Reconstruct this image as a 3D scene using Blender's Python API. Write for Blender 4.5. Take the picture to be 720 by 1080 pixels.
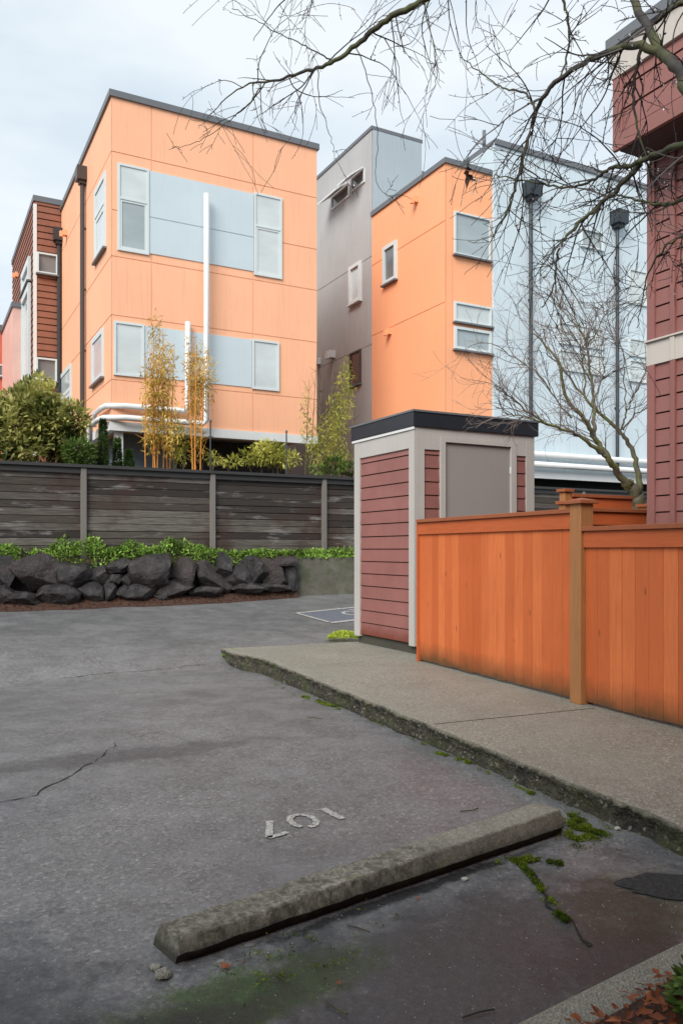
import bpy, bmesh, math, random
from mathutils import Vector, noise
import numpy as np
random.seed(7); rng = np.random.default_rng(7)
R = math.radians
SC = bpy.context.scene
for o in list(bpy.data.objects): bpy.data.objects.remove(o)
# ------------------------------------------------------------------ camera
F = 845.0; CX = 360.0; HY = 580.0; EYE = 1.43
cam = bpy.data.cameras.new('camera'); camo = bpy.data.objects.new('camera', cam)
SC.collection.objects.link(camo); SC.camera = camo
camo.location = (0, 0, EYE); camo.rotation_euler = (R(90), 0, 0)
cam.sensor_fit = 'VERTICAL'; cam.sensor_height = 36; cam.sensor_width = 24
cam.lens = 36 * F / 1080; cam.shift_y = 40 / 1080; cam.clip_end = 2000; cam.clip_start = 0.05
# ------------------------------------------------------------------ world, sun, exposure
SUN_EL = 38; SUN_DIR = Vector((-0.37, -0.84, math.tan(R(SUN_EL)) * 0.905)).normalized()
w = bpy.data.worlds.new('World'); SC.world = w; w.use_nodes = True
nt = w.node_tree; nt.nodes.clear()
out = nt.nodes.new('ShaderNodeOutputWorld'); bg = nt.nodes.new('ShaderNodeBackground')
sky = nt.nodes.new('ShaderNodeTexSky'); sky.sky_type = 'NISHITA'; sky.sun_disc = False
sky.sun_elevation = R(SUN_EL); sky.sun_rotation = math.atan2(SUN_DIR.x, SUN_DIR.y)
tc = nt.nodes.new('ShaderNodeTexCoord'); mp = nt.nodes.new('ShaderNodeMapping')
mp.inputs['Scale'].default_value = (1.4, 1.4, 4.2); mp.inputs['Location'].default_value = (0.4, 0.1, 0.35)
nz = nt.nodes.new('ShaderNodeTexNoise'); nz.inputs['Scale'].default_value = 1.5; nz.inputs['Detail'].default_value = 5; nz.inputs['Roughness'].default_value = .5
rp = nt.nodes.new('ShaderNodeValToRGB')
rp.color_ramp.elements[0].position = .34; rp.color_ramp.elements[0].color = (2.3, 2.8, 3.2, 1)
rp.color_ramp.elements[1].position = .6; rp.color_ramp.elements[1].color = (3.65, 3.85, 3.95, 1)
mx = nt.nodes.new('ShaderNodeMix'); mx.data_type = 'RGBA'; mx.inputs[0].default_value = .92
nt.links.new(tc.outputs['Generated'], mp.inputs[0]); nt.links.new(mp.outputs[0], nz.inputs['Vector'])
nt.links.new(nz.outputs[0], rp.inputs[0]); nt.links.new(sky.outputs[0], mx.inputs[6]); nt.links.new(rp.outputs[0], mx.inputs[7])
nt.links.new(mx.outputs[2], bg.inputs[0]); bg.inputs[1].default_value = 0.1; nt.links.new(bg.outputs[0], out.inputs[0])
sl = bpy.data.lights.new('sun', 'SUN'); sl.energy = 1.5; sl.angle = R(36); sl.color = (1, .95, .88)
so = bpy.data.objects.new('sun', sl); SC.collection.objects.link(so); so.rotation_euler = SUN_DIR.to_track_quat('Z', 'Y').to_euler()
SC.view_settings.view_transform = 'Standard'; SC.view_settings.look = 'None'; SC.view_settings.gamma = 1
SC.view_settings.exposure = 1.4
# ------------------------------------------------------------------ geometry helpers
TH = R(28); U = Vector((math.cos(TH), math.sin(TH), 0)); V = Vector((-math.sin(TH), math.cos(TH), 0))   # street axes
TK = R(23.5); N_ = Vector((math.cos(TK), math.sin(TK), 0)); W_ = Vector((-math.sin(TK), math.cos(TK), 0))  # kerb and cedar fence axes
UP = Vector((0, 0, 1))
class Plane:                       # a vertical wall: point = O + a*A + d*N, at height z
    def __init__(s, O, A, N): s.O, s.A, s.N = Vector(O), Vector(A), Vector(N)
    def p(s, a, d, z): v = s.O + s.A * a + s.N * d; return Vector((v.x, v.y, z))
    def a(s, px):
        k = (px - CX) / F; return (k * s.O.y - s.O.x) / (s.A.x - k * s.A.y)
    def z(s, px, py): return EYE + (HY - py) / F * s.p(s.a(px), 0, 0).y
def front(o): return Plane(V * o, U, -V)
def left(s): return Plane(U * s, V, -U)
class MB:
    def __init__(s): s.v = []; s.f = []; s.c = []; s.m = []; s.smooth = False
    def add(s, vs, fs, c=None):
        b = len(s.v); s.v += [tuple(v) for v in vs]; s.f += [tuple(b + i for i in f) for f in fs]
        s.c += [c if c is not None else 0.5] * len(vs)
    def box(s, P, ex, ey, ez, c=None):
        P = Vector(P); a, b, d = Vector(ex), Vector(ey), Vector(ez)
        vs = [P, P + a, P + a + b, P + b, P + d, P + a + d, P + a + b + d, P + b + d]
        fs = [(0, 3, 2, 1), (4, 5, 6, 7), (0, 1, 5, 4), (1, 2, 6, 5), (2, 3, 7, 6), (3, 0, 4, 7)]
        if a.cross(b).dot(d) < 0: fs = [f[::-1] for f in fs]
        s.add(vs, fs, c)
    def pbox(s, pl, a0, a1, d0, d1, z0, z1, c=None):
        P = pl.p(a0, d0, z0); s.box(P, pl.A * (a1 - a0), pl.N * (d1 - d0), UP * (z1 - z0), c)
    def tube(s, pts, rad, seg=6, c=None, caps=True):
        pts = [Vector(p) for p in pts]; n = len(pts)
        if not hasattr(rad, '__len__'): rad = [rad] * n
        ref = None; rings = []
        for i in range(n):
            t = (pts[min(i + 1, n - 1)] - pts[max(i - 1, 0)]).normalized()
            if ref is None: ref = t.orthogonal().normalized()
            ref = (ref - t * ref.dot(t)); ref = ref.normalized() if ref.length > 1e-6 else t.orthogonal().normalized()
            b = t.cross(ref)
            rings.append([pts[i] + (ref * math.cos(2 * math.pi * k / seg) + b * math.sin(2 * math.pi * k / seg)) * rad[i] for k in range(seg)])
        vs = [p for r in rings for p in r]
        fs = [(i * seg + k, i * seg + (k + 1) % seg, (i + 1) * seg + (k + 1) % seg, (i + 1) * seg + k) for i in range(n - 1) for k in range(seg)]
        if caps: fs += [tuple(range(seg))[::-1], tuple((n - 1) * seg + k for k in range(seg))]
        s.add(vs, fs, c)
    def leaf(s, p, d, nrm, L, Wd, c):        # diamond leaf folded on its rib
        d = d.normalized(); sd = d.cross(nrm); sd = sd.normalized() if sd.length > 1e-5 else d.orthogonal().normalized()
        up = sd.cross(d)
        s.add([p, p + d * L * .45 + sd * Wd * .5 + up * Wd * .12, p + d * L, p + d * L * .45 - sd * Wd * .5 + up * Wd * .12], [(0, 1, 2), (0, 2, 3)], c)
    def build(s, name, m, parent=None, origin=None, bevel=0, smooth=False):
        V_ = np.array(s.v, dtype=float)
        if parent is not None: off = np.array(parent_world(parent))
        elif origin is not None: off = np.array(origin)
        else: off = np.array([(V_[:, 0].min() + V_[:, 0].max()) / 2, (V_[:, 1].min() + V_[:, 1].max()) / 2, V_[:, 2].min()])
        me = bpy.data.meshes.new(name); me.from_pydata((V_ - off).tolist(), [], s.f); me.update()
        at = me.attributes.new('tone', 'FLOAT', 'POINT'); at.data.foreach_set('value', np.array(s.c, dtype=np.float32))
        if smooth: me.polygons.foreach_set('use_smooth', [True] * len(me.polygons))
        me.materials.append(m)
        o = bpy.data.objects.new(name, me); SC.collection.objects.link(o)
        if parent is not None: o.parent = parent
        else: o.location = off
        if bevel:
            b = o.modifiers.new('bevel', 'BEVEL'); b.width = bevel; b.segments = 2; b.limit_method = 'ANGLE'
        return o
def parent_world(o):
    v = Vector((0, 0, 0))
    while o is not None: v += o.location; o = o.parent
    return v
def tag(o, label=None, cat=None, group=None, kind=None):
    if label: o['label'] = label
    if cat: o['category'] = cat
    if group: o['group'] = group
    if kind: o['kind'] = kind
    return o
def empty(name, loc, label, cat, group=None):
    o = bpy.data.objects.new(name, None); o.empty_display_size = .2; SC.collection.objects.link(o); o.location = loc
    return tag(o, label, cat, group)
# ------------------------------------------------------------------ material helpers
class NT:
    def __init__(s, name):
        s.m = bpy.data.materials.new(name); s.m.use_nodes = True; s.t = s.m.node_tree; s.n = s.t.nodes
        s.b = s.n['Principled BSDF']; s.tc = s.n.new('ShaderNodeTexCoord').outputs['Object']
    def L(s, a, b): s.t.links.new(a, b)
    def mapp(s, scale, src=None):
        m = s.n.new('ShaderNodeMapping'); m.inputs['Scale'].default_value = scale if hasattr(scale, '__len__') else (scale,) * 3
        s.L(src or s.tc, m.inputs[0]); return m.outputs[0]
    def noise(s, scale, detail=4, rough=.6, vec=None, dist=0):
        n = s.n.new('ShaderNodeTexNoise'); n.inputs['Scale'].default_value = scale; n.inputs['Detail'].default_value = detail
        n.inputs['Roughness'].default_value = rough; n.inputs['Distortion'].default_value = dist; s.L(vec or s.tc, n.inputs['Vector']); return n.outputs[0]
    def voro(s, scale, feature='F1', out='Distance', vec=None):
        n = s.n.new('ShaderNodeTexVoronoi'); n.feature = feature; n.inputs['Scale'].default_value = scale; s.L(vec or s.tc, n.inputs['Vector']); return n.outputs[out]
    def ramp(s, src, stops, lin=True):
        n = s.n.new('ShaderNodeValToRGB'); e = n.color_ramp.elements
        while len(e) < len(stops): e.new(.5)
        for i, (p, c) in enumerate(stops):
            e[i].position = p; e[i].color = (c if hasattr(c, '__len__') else (c, c, c)) + ((1,) if not hasattr(c, '__len__') or len(c) == 3 else ())
        s.L(src, n.inputs[0]); return n.outputs[0]
    def mix(s, f, a, b, mode='MIX'):
        n = s.n.new('ShaderNodeMix'); n.data_type = 'RGBA'; n.blend_type = mode
        for i, x in ((0, f), (6, a), (7, b)):
            if isinstance(x, (int, float)): n.inputs[i].default_value = x if i == 0 else (x, x, x, 1)
            elif isinstance(x, tuple): n.inputs[i].default_value = x + (1,)
            else: s.L(x, n.inputs[i])
        return n.outputs[2]
    def math(s, op, a, b=0):
        n = s.n.new('ShaderNodeMath'); n.operation = op
        for i, x in enumerate((a, b)):
            if isinstance(x, (int, float)): n.inputs[i].default_value = x
            else: s.L(x, n.inputs[i])
        return n.outputs[0]
    def attr(s, name='tone'):
        n = s.n.new('ShaderNodeAttribute'); n.attribute_name = name; return n.outputs['Fac']
    def sep(s):
        n = s.n.new('ShaderNodeSeparateXYZ'); s.L(s.tc, n.inputs[0]); return n.outputs
    def col(s, c):
        if isinstance(c, tuple): s.b.inputs['Base Color'].default_value = c + (1,)
        else: s.L(c, s.b.inputs['Base Color'])
    def rough(s, r):
        if isinstance(r, (int, float)): s.b.inputs['Roughness'].default_value = r
        else: s.L(r, s.b.inputs['Roughness'])
    def bump(s, h, dist=.01, strength=1):
        n = s.n.new('ShaderNodeBump'); n.inputs['Distance'].default_value = dist; n.inputs['Strength'].default_value = strength
        s.L(h, n.inputs['Height']); s.L(n.outputs[0], s.b.inputs['Normal'])
def painted(name, c, rough=.6, var=.1, scale=1.2, streak=.06, bump=.002):
    t = NT(name); n1 = t.noise(scale, 5); c2 = tuple(x * (1 - var * 2) for x in c); c1 = tuple(min(1, x * (1 + var)) for x in c)
    base = t.ramp(n1, [(.3, c2), (.7, c1)])
    n2 = t.noise(3, 4, vec=t.mapp((6, 6, .35)))
    base = t.mix(t.ramp(n2, [(.5, 0), (.75, streak * 6)]), base, tuple(x * .72 for x in c))
    n3 = t.noise(60, 2); base = t.mix(.35, base, t.ramp(n3, [(.3, tuple(x * .93 for x in c)), (.7, tuple(min(1, x * 1.06) for x in c))]))
    t.col(base); t.rough(rough); t.bump(t.noise(40, 3), bump, .5); return t.m
def leafmat(name, dark, light, rough=.5, trans=.0):
    t = NT(name); t.col(t.ramp(t.attr(), [(0, dark), (1, light)])); t.rough(rough)
    t.b.inputs['Specular IOR Level'].default_value = .3
    t.b.inputs['Subsurface Weight'].default_value = 0
    tr = t.n.new('ShaderNodeBsdfTranslucent'); t.L(t.ramp(t.attr(), [(0, dark), (1, light)]), tr.inputs[0])
    ms = t.n.new('ShaderNodeMixShader'); ms.inputs[0].default_value = .35
    t.L(t.b.outputs[0], ms.inputs[1]); t.L(tr.outputs[0], ms.inputs[2]); t.L(ms.outputs[0], t.n['Material Output'].inputs[0]); return t.m
def asphalt():
    t = NT('wet_asphalt')
    ag = t.voro(62, out='Color'); agg = t.ramp(ag, [(0, (.042, .044, .049)), (.5, (.15, .152, .158)), (.8, (.24, .24, .244)), (1, (.50, .49, .48))])
    agg = t.mix(.45, agg, t.ramp(t.noise(90, 3, .8), [(.35, (.07, .072, .078)), (.65, (.265, .262, .265))]))
    big = t.noise(.5, 5, .6); mid = t.noise(2.6, 6, .7)
    c = t.mix(t.ramp(big, [(.4, 0), (.62, .55)]), agg, (.09, .092, .097))
    c = t.mix(t.ramp(mid, [(.45, 0), (.7, .5)]), c, (.225, .225, .232))
    c = t.mix(t.ramp(t.noise(7, 6, .75), [(.55, 0), (.7, .45)]), c, (.06, .06, .062))
    sp = t.voro(33); wn = t.noise(21, 1)
    c = t.mix(t.math('MULTIPLY', t.ramp(sp, [(.06, 1), (.13, 0)]), t.ramp(wn, [(.5, 0), (.57, 1)])), c, (.46, .44, .41))   # pale chips
    xyz = t.sep()
    # green algae by wheel stop and kerb, damp tones, shade painted into the colour
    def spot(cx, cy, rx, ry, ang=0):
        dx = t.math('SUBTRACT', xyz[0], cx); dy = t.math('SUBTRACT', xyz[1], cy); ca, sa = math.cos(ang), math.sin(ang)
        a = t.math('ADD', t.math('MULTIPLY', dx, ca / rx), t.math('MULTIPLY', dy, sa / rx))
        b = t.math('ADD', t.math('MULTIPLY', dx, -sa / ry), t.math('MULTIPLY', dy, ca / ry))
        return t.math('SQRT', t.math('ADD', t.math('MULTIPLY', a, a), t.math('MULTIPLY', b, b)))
    def film_or_shade(c, s, col, amt, ns=9):
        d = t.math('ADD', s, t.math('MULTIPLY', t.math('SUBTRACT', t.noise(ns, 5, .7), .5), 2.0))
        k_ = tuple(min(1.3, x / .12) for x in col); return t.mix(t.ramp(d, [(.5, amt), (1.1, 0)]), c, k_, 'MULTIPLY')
    c = film_or_shade(c, spot(-.33, 2.56, .62, .2, R(37)), (.05, .085, .02), .8)
    c = film_or_shade(c, spot(-.55, 2.35, .5, .25, R(37)), (.03, .046, .018), .6)
    c = film_or_shade(c, spot(1.18, 3.2, .5, .32, R(50)), (.075, .08, .045), .75, 5)
    c = film_or_shade(c, spot(-1.25, 2.3, .55, .9, 0), (.03, .036, .04), .8, 4)
    c = film_or_shade(c, spot(1.02, 2.75, .5, .3, R(37)), (.03, .034, .028), .6, 4)
    c = film_or_shade(c, spot(.45, 2.75, 1.7, .62, R(37)), (.035, .036, .038), .95, 3)  # damp tone deepened to paint shade over the near asphalt
    c = film_or_shade(c, spot(-1.2, 1.9, 1.3, .75, R(20)), (.03, .034, .038), .95, 3)  # damp tone and painted shade at the lower left
    c = film_or_shade(c, spot(.30, 3.355, 1.0, .05, R(37.3)), (.01, .01, .01), .85, 6)  # contact shadow along the wheel stop's near side, painted dark
    c = film_or_shade(c, spot(-2.6, 4.0, 1.4, .5, R(30)), (.07, .075, .085), .6, 3)
    c = film_or_shade(c, spot(-1.6, 5.6, 1.5, .25, R(28)), (.05, .05, .052), .7, 7)
    c = film_or_shade(c, spot(-.3, 2.52, .62, .17, R(37)), (.05, .10, .02), .8, 11)
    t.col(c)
    t.rough(t.ramp(t.noise(1.3, 5, .65), [(.35, .28), (.65, .47)]))
    h = t.math('ADD', t.math('MULTIPLY', t.noise(110, 3, .8), .5), t.math('MULTIPLY', t.noise(5, 6, .65), 1.3))
    t.bump(h, .007, .9); return t.m
def concrete(name, c, moss=.0, agg=True, dirt=.4):
    t = NT(name); n1 = t.noise(2.3, 6, .65)
    base = t.ramp(n1, [(.3, tuple(x * .62 for x in c)), (.7, tuple(x * 1.1 for x in c))])
    if agg:
        a = t.voro(130, out='Color'); base = t.mix(.5, base, t.ramp(a, [(0, tuple(x * .5 for x in c)), (.6, c), (1, tuple(min(1, x * 1.7) for x in c))]))
    d = t.noise(9, 6, .75); base = t.mix(t.ramp(d, [(.5, 0), (.72, dirt)]), base, (.05, .048, .035))
    if moss: base = t.mix(t.ramp(t.noise(5, 5, .7), [(.5, 0), (.62, moss)]), base, (.05, .075, .012))
    t.col(base); t.rough(.8); t.bump(t.math('ADD', t.voro(110), t.noise(30, 5, .7)), .006, .8); return t.m
def wood(name, c_lo, c_hi, stain=None, stain_z=None, rough=.65, grain=(9, 9, .7), bump=.003):
    t = NT(name); g = t.noise(4, 6, .65, vec=t.mapp(grain), dist=.6)
    base = t.ramp(t.attr(), [(0, c_lo), (1, c_hi)])
    base = t.mix(t.ramp(g, [(.3, .38), (.6, 0)]), base, tuple(x * .62 for x in c_lo))
    kn = t.voro(2.2, vec=t.mapp((2.6, 2.6, 1))); base = t.mix(t.ramp(kn, [(.03, .8), (.09, 0)]), base, tuple(x * .3 for x in c_lo))
    base = t.mix(t.ramp(t.noise(1.1, 4), [(.35, .3), (.7, 0)]), base, tuple(x * .7 for x in c_lo))
    if stain:
        z = t.sep()[2]; d = t.math('ADD', z, t.math('MULTIPLY', t.noise(5, 6, .75), .2))
        base = t.mix(t.ramp(d, [(stain_z * .7, .9), (stain_z * 1.05, .55), (stain_z * 1.75, 0)]), base, stain)
    t.col(base); t.rough(rough); t.bump(g, bump, .6); return t.m
def glass(name, c, rough=.12, spec=.8):
    t = NT(name); t.col(t.ramp(t.noise(.9, 3, vec=t.mapp((1, 1, 2))), [(.3, tuple(x * .8 for x in c)), (.7, c)])); t.rough(rough)
    t.b.inputs['Specular IOR Level'].default_value = spec; t.b.inputs['Coat Weight'].default_value = .4; t.b.inputs['Coat Roughness'].default_value = .03
    t.bump(t.noise(1.2, 2), .01, .15); return t.m
M = {}
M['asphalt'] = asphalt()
M['peach'] = painted('peach_stucco_panel', (.88, .455, .275), .7, .05, .5, .09)
M['orange'] = painted('orange_stucco_panel', (.88, .395, .205), .7, .04, .5, .05)
M['blue'] = painted('pale_blue_panel', (.55, .645, .70), .6, .06, .6, .09)
M['towerblue'] = painted('grey_blue_panel', (.37, .43, .47), .6, .05, .6, .08)
M['blueacc'] = painted('blue_accent_panel', (.52, .61, .66), .55, .04, .6, .03)
M['grey'] = painted('grey_stucco', (.405, .405, .405), .8, .08, .6, .15)
M['undercroft'] = painted('blue_grey_render', (.17, .22, .27), .8, .1, .7, .1)
M['dark'] = painted('dark_interior', (.015, .016, .018), .8)
M['redwood'] = painted('red_brown_siding', (.26, .095, .055), .65, .15, 2, .12)
M['pink'] = painted('pale_pink_panel', (.68, .42, .36), .7)
M['red'] = painted('coral_red_panel', (.55, .13, .08), .7)
M['maroon'] = painted('maroon_lap_siding', (.255, .105, .092), .55, .07, 2, .05)
def shedred():
    t = NT('maroon_shed_siding'); c = (.255, .105, .092)
    b = t.ramp(t.noise(2, 5), [(.3, tuple(x * .86 for x in c)), (.7, tuple(x * 1.1 for x in c))])
    b = t.mix(t.ramp(t.noise(3, 4, vec=t.mapp((6, 6, .5))), [(.5, 0), (.75, .35)]), b, (.2, .08, .07))
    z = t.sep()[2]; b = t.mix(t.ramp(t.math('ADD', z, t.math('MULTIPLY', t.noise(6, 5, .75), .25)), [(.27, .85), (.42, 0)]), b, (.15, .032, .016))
    t.col(b); t.rough(.5); t.bump(t.noise(40, 3), .002, .5); return t.m
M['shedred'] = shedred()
M['trimgrey'] = painted('warm_grey_trim', (.44, .42, .395), .5, .04, 2, .06)
M['doorgrey'] = painted('taupe_door_paint', (.29, .265, .255), .45, .03, 1, .02)
M['cream'] = painted('cream_band', (.50, .46, .42), .6, .04)
M['white'] = painted('white_metal', (.66, .68, .69), .5, .04, 2, .04)
M['frameblue'] = painted('pale_blue_frame', (.60, .66, .67), .45, .03)
M['offwhite'] = painted('off_white_frame', (.68, .69, .68), .45, .03)
M['coping'] = painted('dark_grey_coping', (.13, .14, .155), .45, .06)
M['black'] = painted('black_metal', (.028, .03, .034), .42, .05)
M['brownpipe'] = painted('dark_brown_downpipe', (.06, .045, .04), .45, .05)
M['slate'] = painted('slate_blue_downpipe', (.02, .03, .04), .5, .05)
M['roofblack'] = painted('black_fascia', (.018, .022, .03), .38, .1, 3, .05)
M['soffit'] = painted('dark_soffit', (.07, .045, .045), .7)
M['glass'] = glass('pale_glass', (.34, .40, .42)); M['glass_dark'] = glass('dark_glass', (.16, .18, .19))  # paler and darker glass colours
M['blind_sky'] = glass('glass_blind_and_sky', (.60, .66, .67), .2, .5); M['brown_glass'] = glass('brown_glass', (.11, .05, .04), .25)  # blind tone, also paints sky reflection on the peach side windows
M['cedar'] = wood('stained_cedar', (.53, .112, .024), (.70, .185, .052), stain=(.085, .045, .013), stain_z=.2)
M['cedarrail'] = wood('stained_cedar_rail', (.44, .09, .02), (.56, .13, .034), grain=(1.2, 1.2, 14))
M['cedarpost'] = wood('cedar_post_wood', (.32, .135, .045), (.42, .185, .065))
M['cedardark'] = wood('cedar_cap_wood', (.30, .085, .03), (.4, .13, .05))
def greyfence():
    t = NT('weathered_fence_boards'); g = t.noise(5, 6, .7, vec=t.mapp((.6, .6, 14)))
    base = t.ramp(t.attr(), [(0, (.014, .01, .008)), (.5, (.06, .046, .036)), (1, (.16, .142, .125))])
    base = t.mix(t.ramp(g, [(.36, .75), (.6, 0)]), base, (.014, .012, .011))
    base = t.mix(t.ramp(t.noise(.55, 5, .6), [(.47, 0), (.58, .8)]), base, (.035, .012, .007))
    base = t.mix(t.ramp(t.noise(2.2, 5, .7, vec=t.mapp((.5, .5, 3))), [(.57, 0), (.68, .6)]), base, (.26, .25, .24))
    t.col(base); t.rough(.7); t.bump(g, .006, .8); return t.m
M['oldfence'] = greyfence()
M['oldpost'] = wood('grey_weathered_post', (.17, .155, .14), (.24, .22, .2), grain=(12, 12, .8))
M['oldcap'] = wood('dark_wet_cap', (.03, .03, .03), (.05, .05, .048), grain=(.8, .8, 10))
def swmat():
    t = NT('sidewalk_concrete'); c = (.255, .245, .20); b = t.ramp(t.noise(1.6, 6, .65), [(.3, (.18, .178, .15)), (.7, (.285, .28, .24))])
    sp_ = t.ramp(t.voro(75, out='Color'), [(0, (.07, .062, .045)), (.45, (.215, .205, .168)), (.8, (.3, .288, .245)), (1, (.55, .52, .45))])
    b = t.mix(t.ramp(t.noise(1.0, 4, .6), [(.35, .3), (.65, .7)]), b, sp_)
    b = t.mix(t.ramp(t.noise(3.5, 6, .7), [(.55, 0), (.75, .4)]), b, (.10, .10, .06)); t.col(b); t.rough(.6)
    t.bump(t.math('ADD', t.voro(75), t.noise(20, 5, .7)), .005, .8); return t.m
M['sidewalk'] = swmat()
def kerbmat():
    t = NT('mossy_kerb_concrete'); b = t.ramp(t.noise(7, 6, .75), [(.35, (.012, .011, .008)), (.6, (.05, .046, .03)), (.75, (.11, .10, .075))])
    a = t.voro(60, out='Color'); b = t.mix(t.ramp(a, [(.78, 0), (.9, .6)]), b, (.25, .23, .19))
    b = t.mix(t.ramp(t.noise(3.3, 5, .7), [(.5, 0), (.62, .55)]), b, (.05, .06, .014))
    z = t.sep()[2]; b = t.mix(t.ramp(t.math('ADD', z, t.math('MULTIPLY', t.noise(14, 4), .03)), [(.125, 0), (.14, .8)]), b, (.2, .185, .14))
    t.col(b); t.rough(.85); t.bump(t.math('ADD', t.voro(60), t.noise(40, 4, .7)), .01, 1); return t.m
M['kerbface'] = kerbmat()
def stopmat():
    t = NT('wheel_stop_concrete'); c = (.22, .205, .165)
    b = t.ramp(t.noise(3.1, 6, .65), [(.3, (.17, .16, .125)), (.7, (.36, .34, .28))])
    b = t.mix(.45, b, t.ramp(t.voro(120, out='Color'), [(0, (.07, .065, .05)), (.6, c), (1, (.42, .4, .36))]))
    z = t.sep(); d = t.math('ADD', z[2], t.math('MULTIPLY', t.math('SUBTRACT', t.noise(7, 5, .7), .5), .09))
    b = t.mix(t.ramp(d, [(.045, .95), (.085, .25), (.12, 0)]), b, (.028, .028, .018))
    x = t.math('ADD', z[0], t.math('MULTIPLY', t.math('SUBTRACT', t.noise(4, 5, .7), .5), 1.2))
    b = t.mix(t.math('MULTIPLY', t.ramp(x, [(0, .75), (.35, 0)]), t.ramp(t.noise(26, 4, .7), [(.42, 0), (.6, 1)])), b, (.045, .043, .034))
    b = t.mix(t.ramp(t.noise(8, 5, .7), [(.6, 0), (.68, .5)]), b, (.10, .11, .03))
    t.col(b); t.rough(.85); t.bump(t.math('ADD', t.noise(60, 5, .75), t.math('MULTIPLY', t.noise(14, 4), 1.5)), .006, .8); return t.m
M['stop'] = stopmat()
M['stopc'] = concrete('wheel_stop_concrete', (.26, .245, .205), .22, True, .45)
M['retain'] = concrete('retaining_concrete', (.15, .145, .115), .5, False, .5)
M['slabbase'] = concrete('dark_slab', (.06, .055, .045), .3)
def rockmat():
    t = NT('dark_basalt'); b = t.ramp(t.noise(5, 6, .7), [(.32, (.006, .006, .007)), (.5, (.022, .02, .022)), (.68, (.075, .066, .064)), (.8, (.13, .12, .11))])
    b = t.mix(t.ramp(t.attr(), [(0, 0), (.6, .1), (1, .65)]), b, (.065, .045, .042)); t.col(b); t.rough(.45); t.bump(t.noise(9, 7, .75), .06, 1); return t.m
M['rock'] = rockmat()
def soil(name, a, b, s=30):
    t = NT(name); t.col(t.ramp(t.noise(s, 5, .7), [(.35, a), (.65, b)])); t.rough(.9); t.bump(t.noise(s, 5, .7), .03, 1); return t.m
M['mulch'] = soil('bark_mulch', (.03, .014, .009), (.11, .05, .03)); M['earth'] = soil('garden_earth', (.05, .035, .02), (.08, .07, .03), 8)
M['chips'] = leafmat('mulch_chips', (.03, .013, .008), (.2, .09, .05), .8)
M['moss'] = leafmat('bright_moss', (.045, .08, .006), (.2, .27, .02), .9)
M['ground_leaf'] = leafmat('ground_cover_leaf', (.06, .13, .015), (.38, .60, .11))
M['shrub_leaf'] = leafmat('variegated_shrub_leaf', (.05, .075, .012), (.62, .60, .20))
M['conifer'] = leafmat('dark_conifer_needles', (.02, .045, .012), (.09, .16, .035))
M['bamboo_gold'] = leafmat('golden_bamboo_leaf', (.30, .20, .02), (.85, .62, .16))
M['bamboo_green'] = leafmat('yellow_green_bamboo_leaf', (.16, .19, .02), (.68, .66, .16))
M['bush_leaf'] = leafmat('mid_green_bush_leaf', (.035, .075, .012), (.24, .34, .08))
M['lime_leaf'] = leafmat('lime_leaf', (.22, .32, .02), (.72, .80, .14))
M['culm'] = painted('golden_culm', (.68, .27, .04), .5, .15, 4, .1); M['culm2'] = painted('olive_culm', (.12, .11, .05), .6, .15, 4)
M['stem'] = painted('shrub_stem', (.07, .05, .03), .8)
M['redleaf'] = leafmat('fallen_red_leaf', (.16, .04, .015), (.42, .14, .06), .5)
M['palechip'] = painted('pale_stone', (.4, .39, .35), .8)
def bark(name, a, b, mossc, amt):
    t = NT(name); c = t.ramp(t.noise(18, 5, .7), [(.3, a), (.7, b)]); c = t.mix(t.ramp(t.noise(5, 4), [(.42, 0), (.6, amt)]), c, mossc); t.col(c); t.rough(.75); t.bump(t.noise(40, 4), .004, .8); return t.m
M['bark'] = bark('wet_dark_bark', (.022, .018, .018), (.05, .043, .04), (.10, .12, .02), .5)
M['bark2'] = bark('olive_mossy_bark', (.07, .06, .045), (.15, .13, .10), (.14, .16, .03), .7)
M['twig'] = painted('thin_twig_bark', (.03, .024, .023), .6)
M['twig2'] = painted('pale_twig_bark', (.16, .125, .11), .6)
def paintmat(name, c, wear):
    t = NT(name); n = t.noise(45, 5, .8); b = t.mix(t.ramp(n, [(wear - .1, .95), (wear + .12, .1)]), c, (.09, .09, .09)); t.col(b); t.rough(.6); t.bump(t.voro(150), .002, .5); return t.m
M['paint'] = paintmat('worn_white_paint', (.56, .55, .52), .455); M['bluepaint'] = paintmat('worn_blue_paint', (.15, .18, .25), .5)
M['crack'] = soil('crack_dirt', (.012, .012, .01), (.035, .035, .02)); M['patch'] = soil('fresh_tar_patch', (.02, .021, .023), (.06, .061, .064), 45)
t = NT('water_drop'); t.b.inputs['Base Color'].default_value = (.9, .93, .95, 1); t.rough(.05); t.b.inputs['Transmission Weight'].default_value = .6; M['drop'] = t.m

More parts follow.
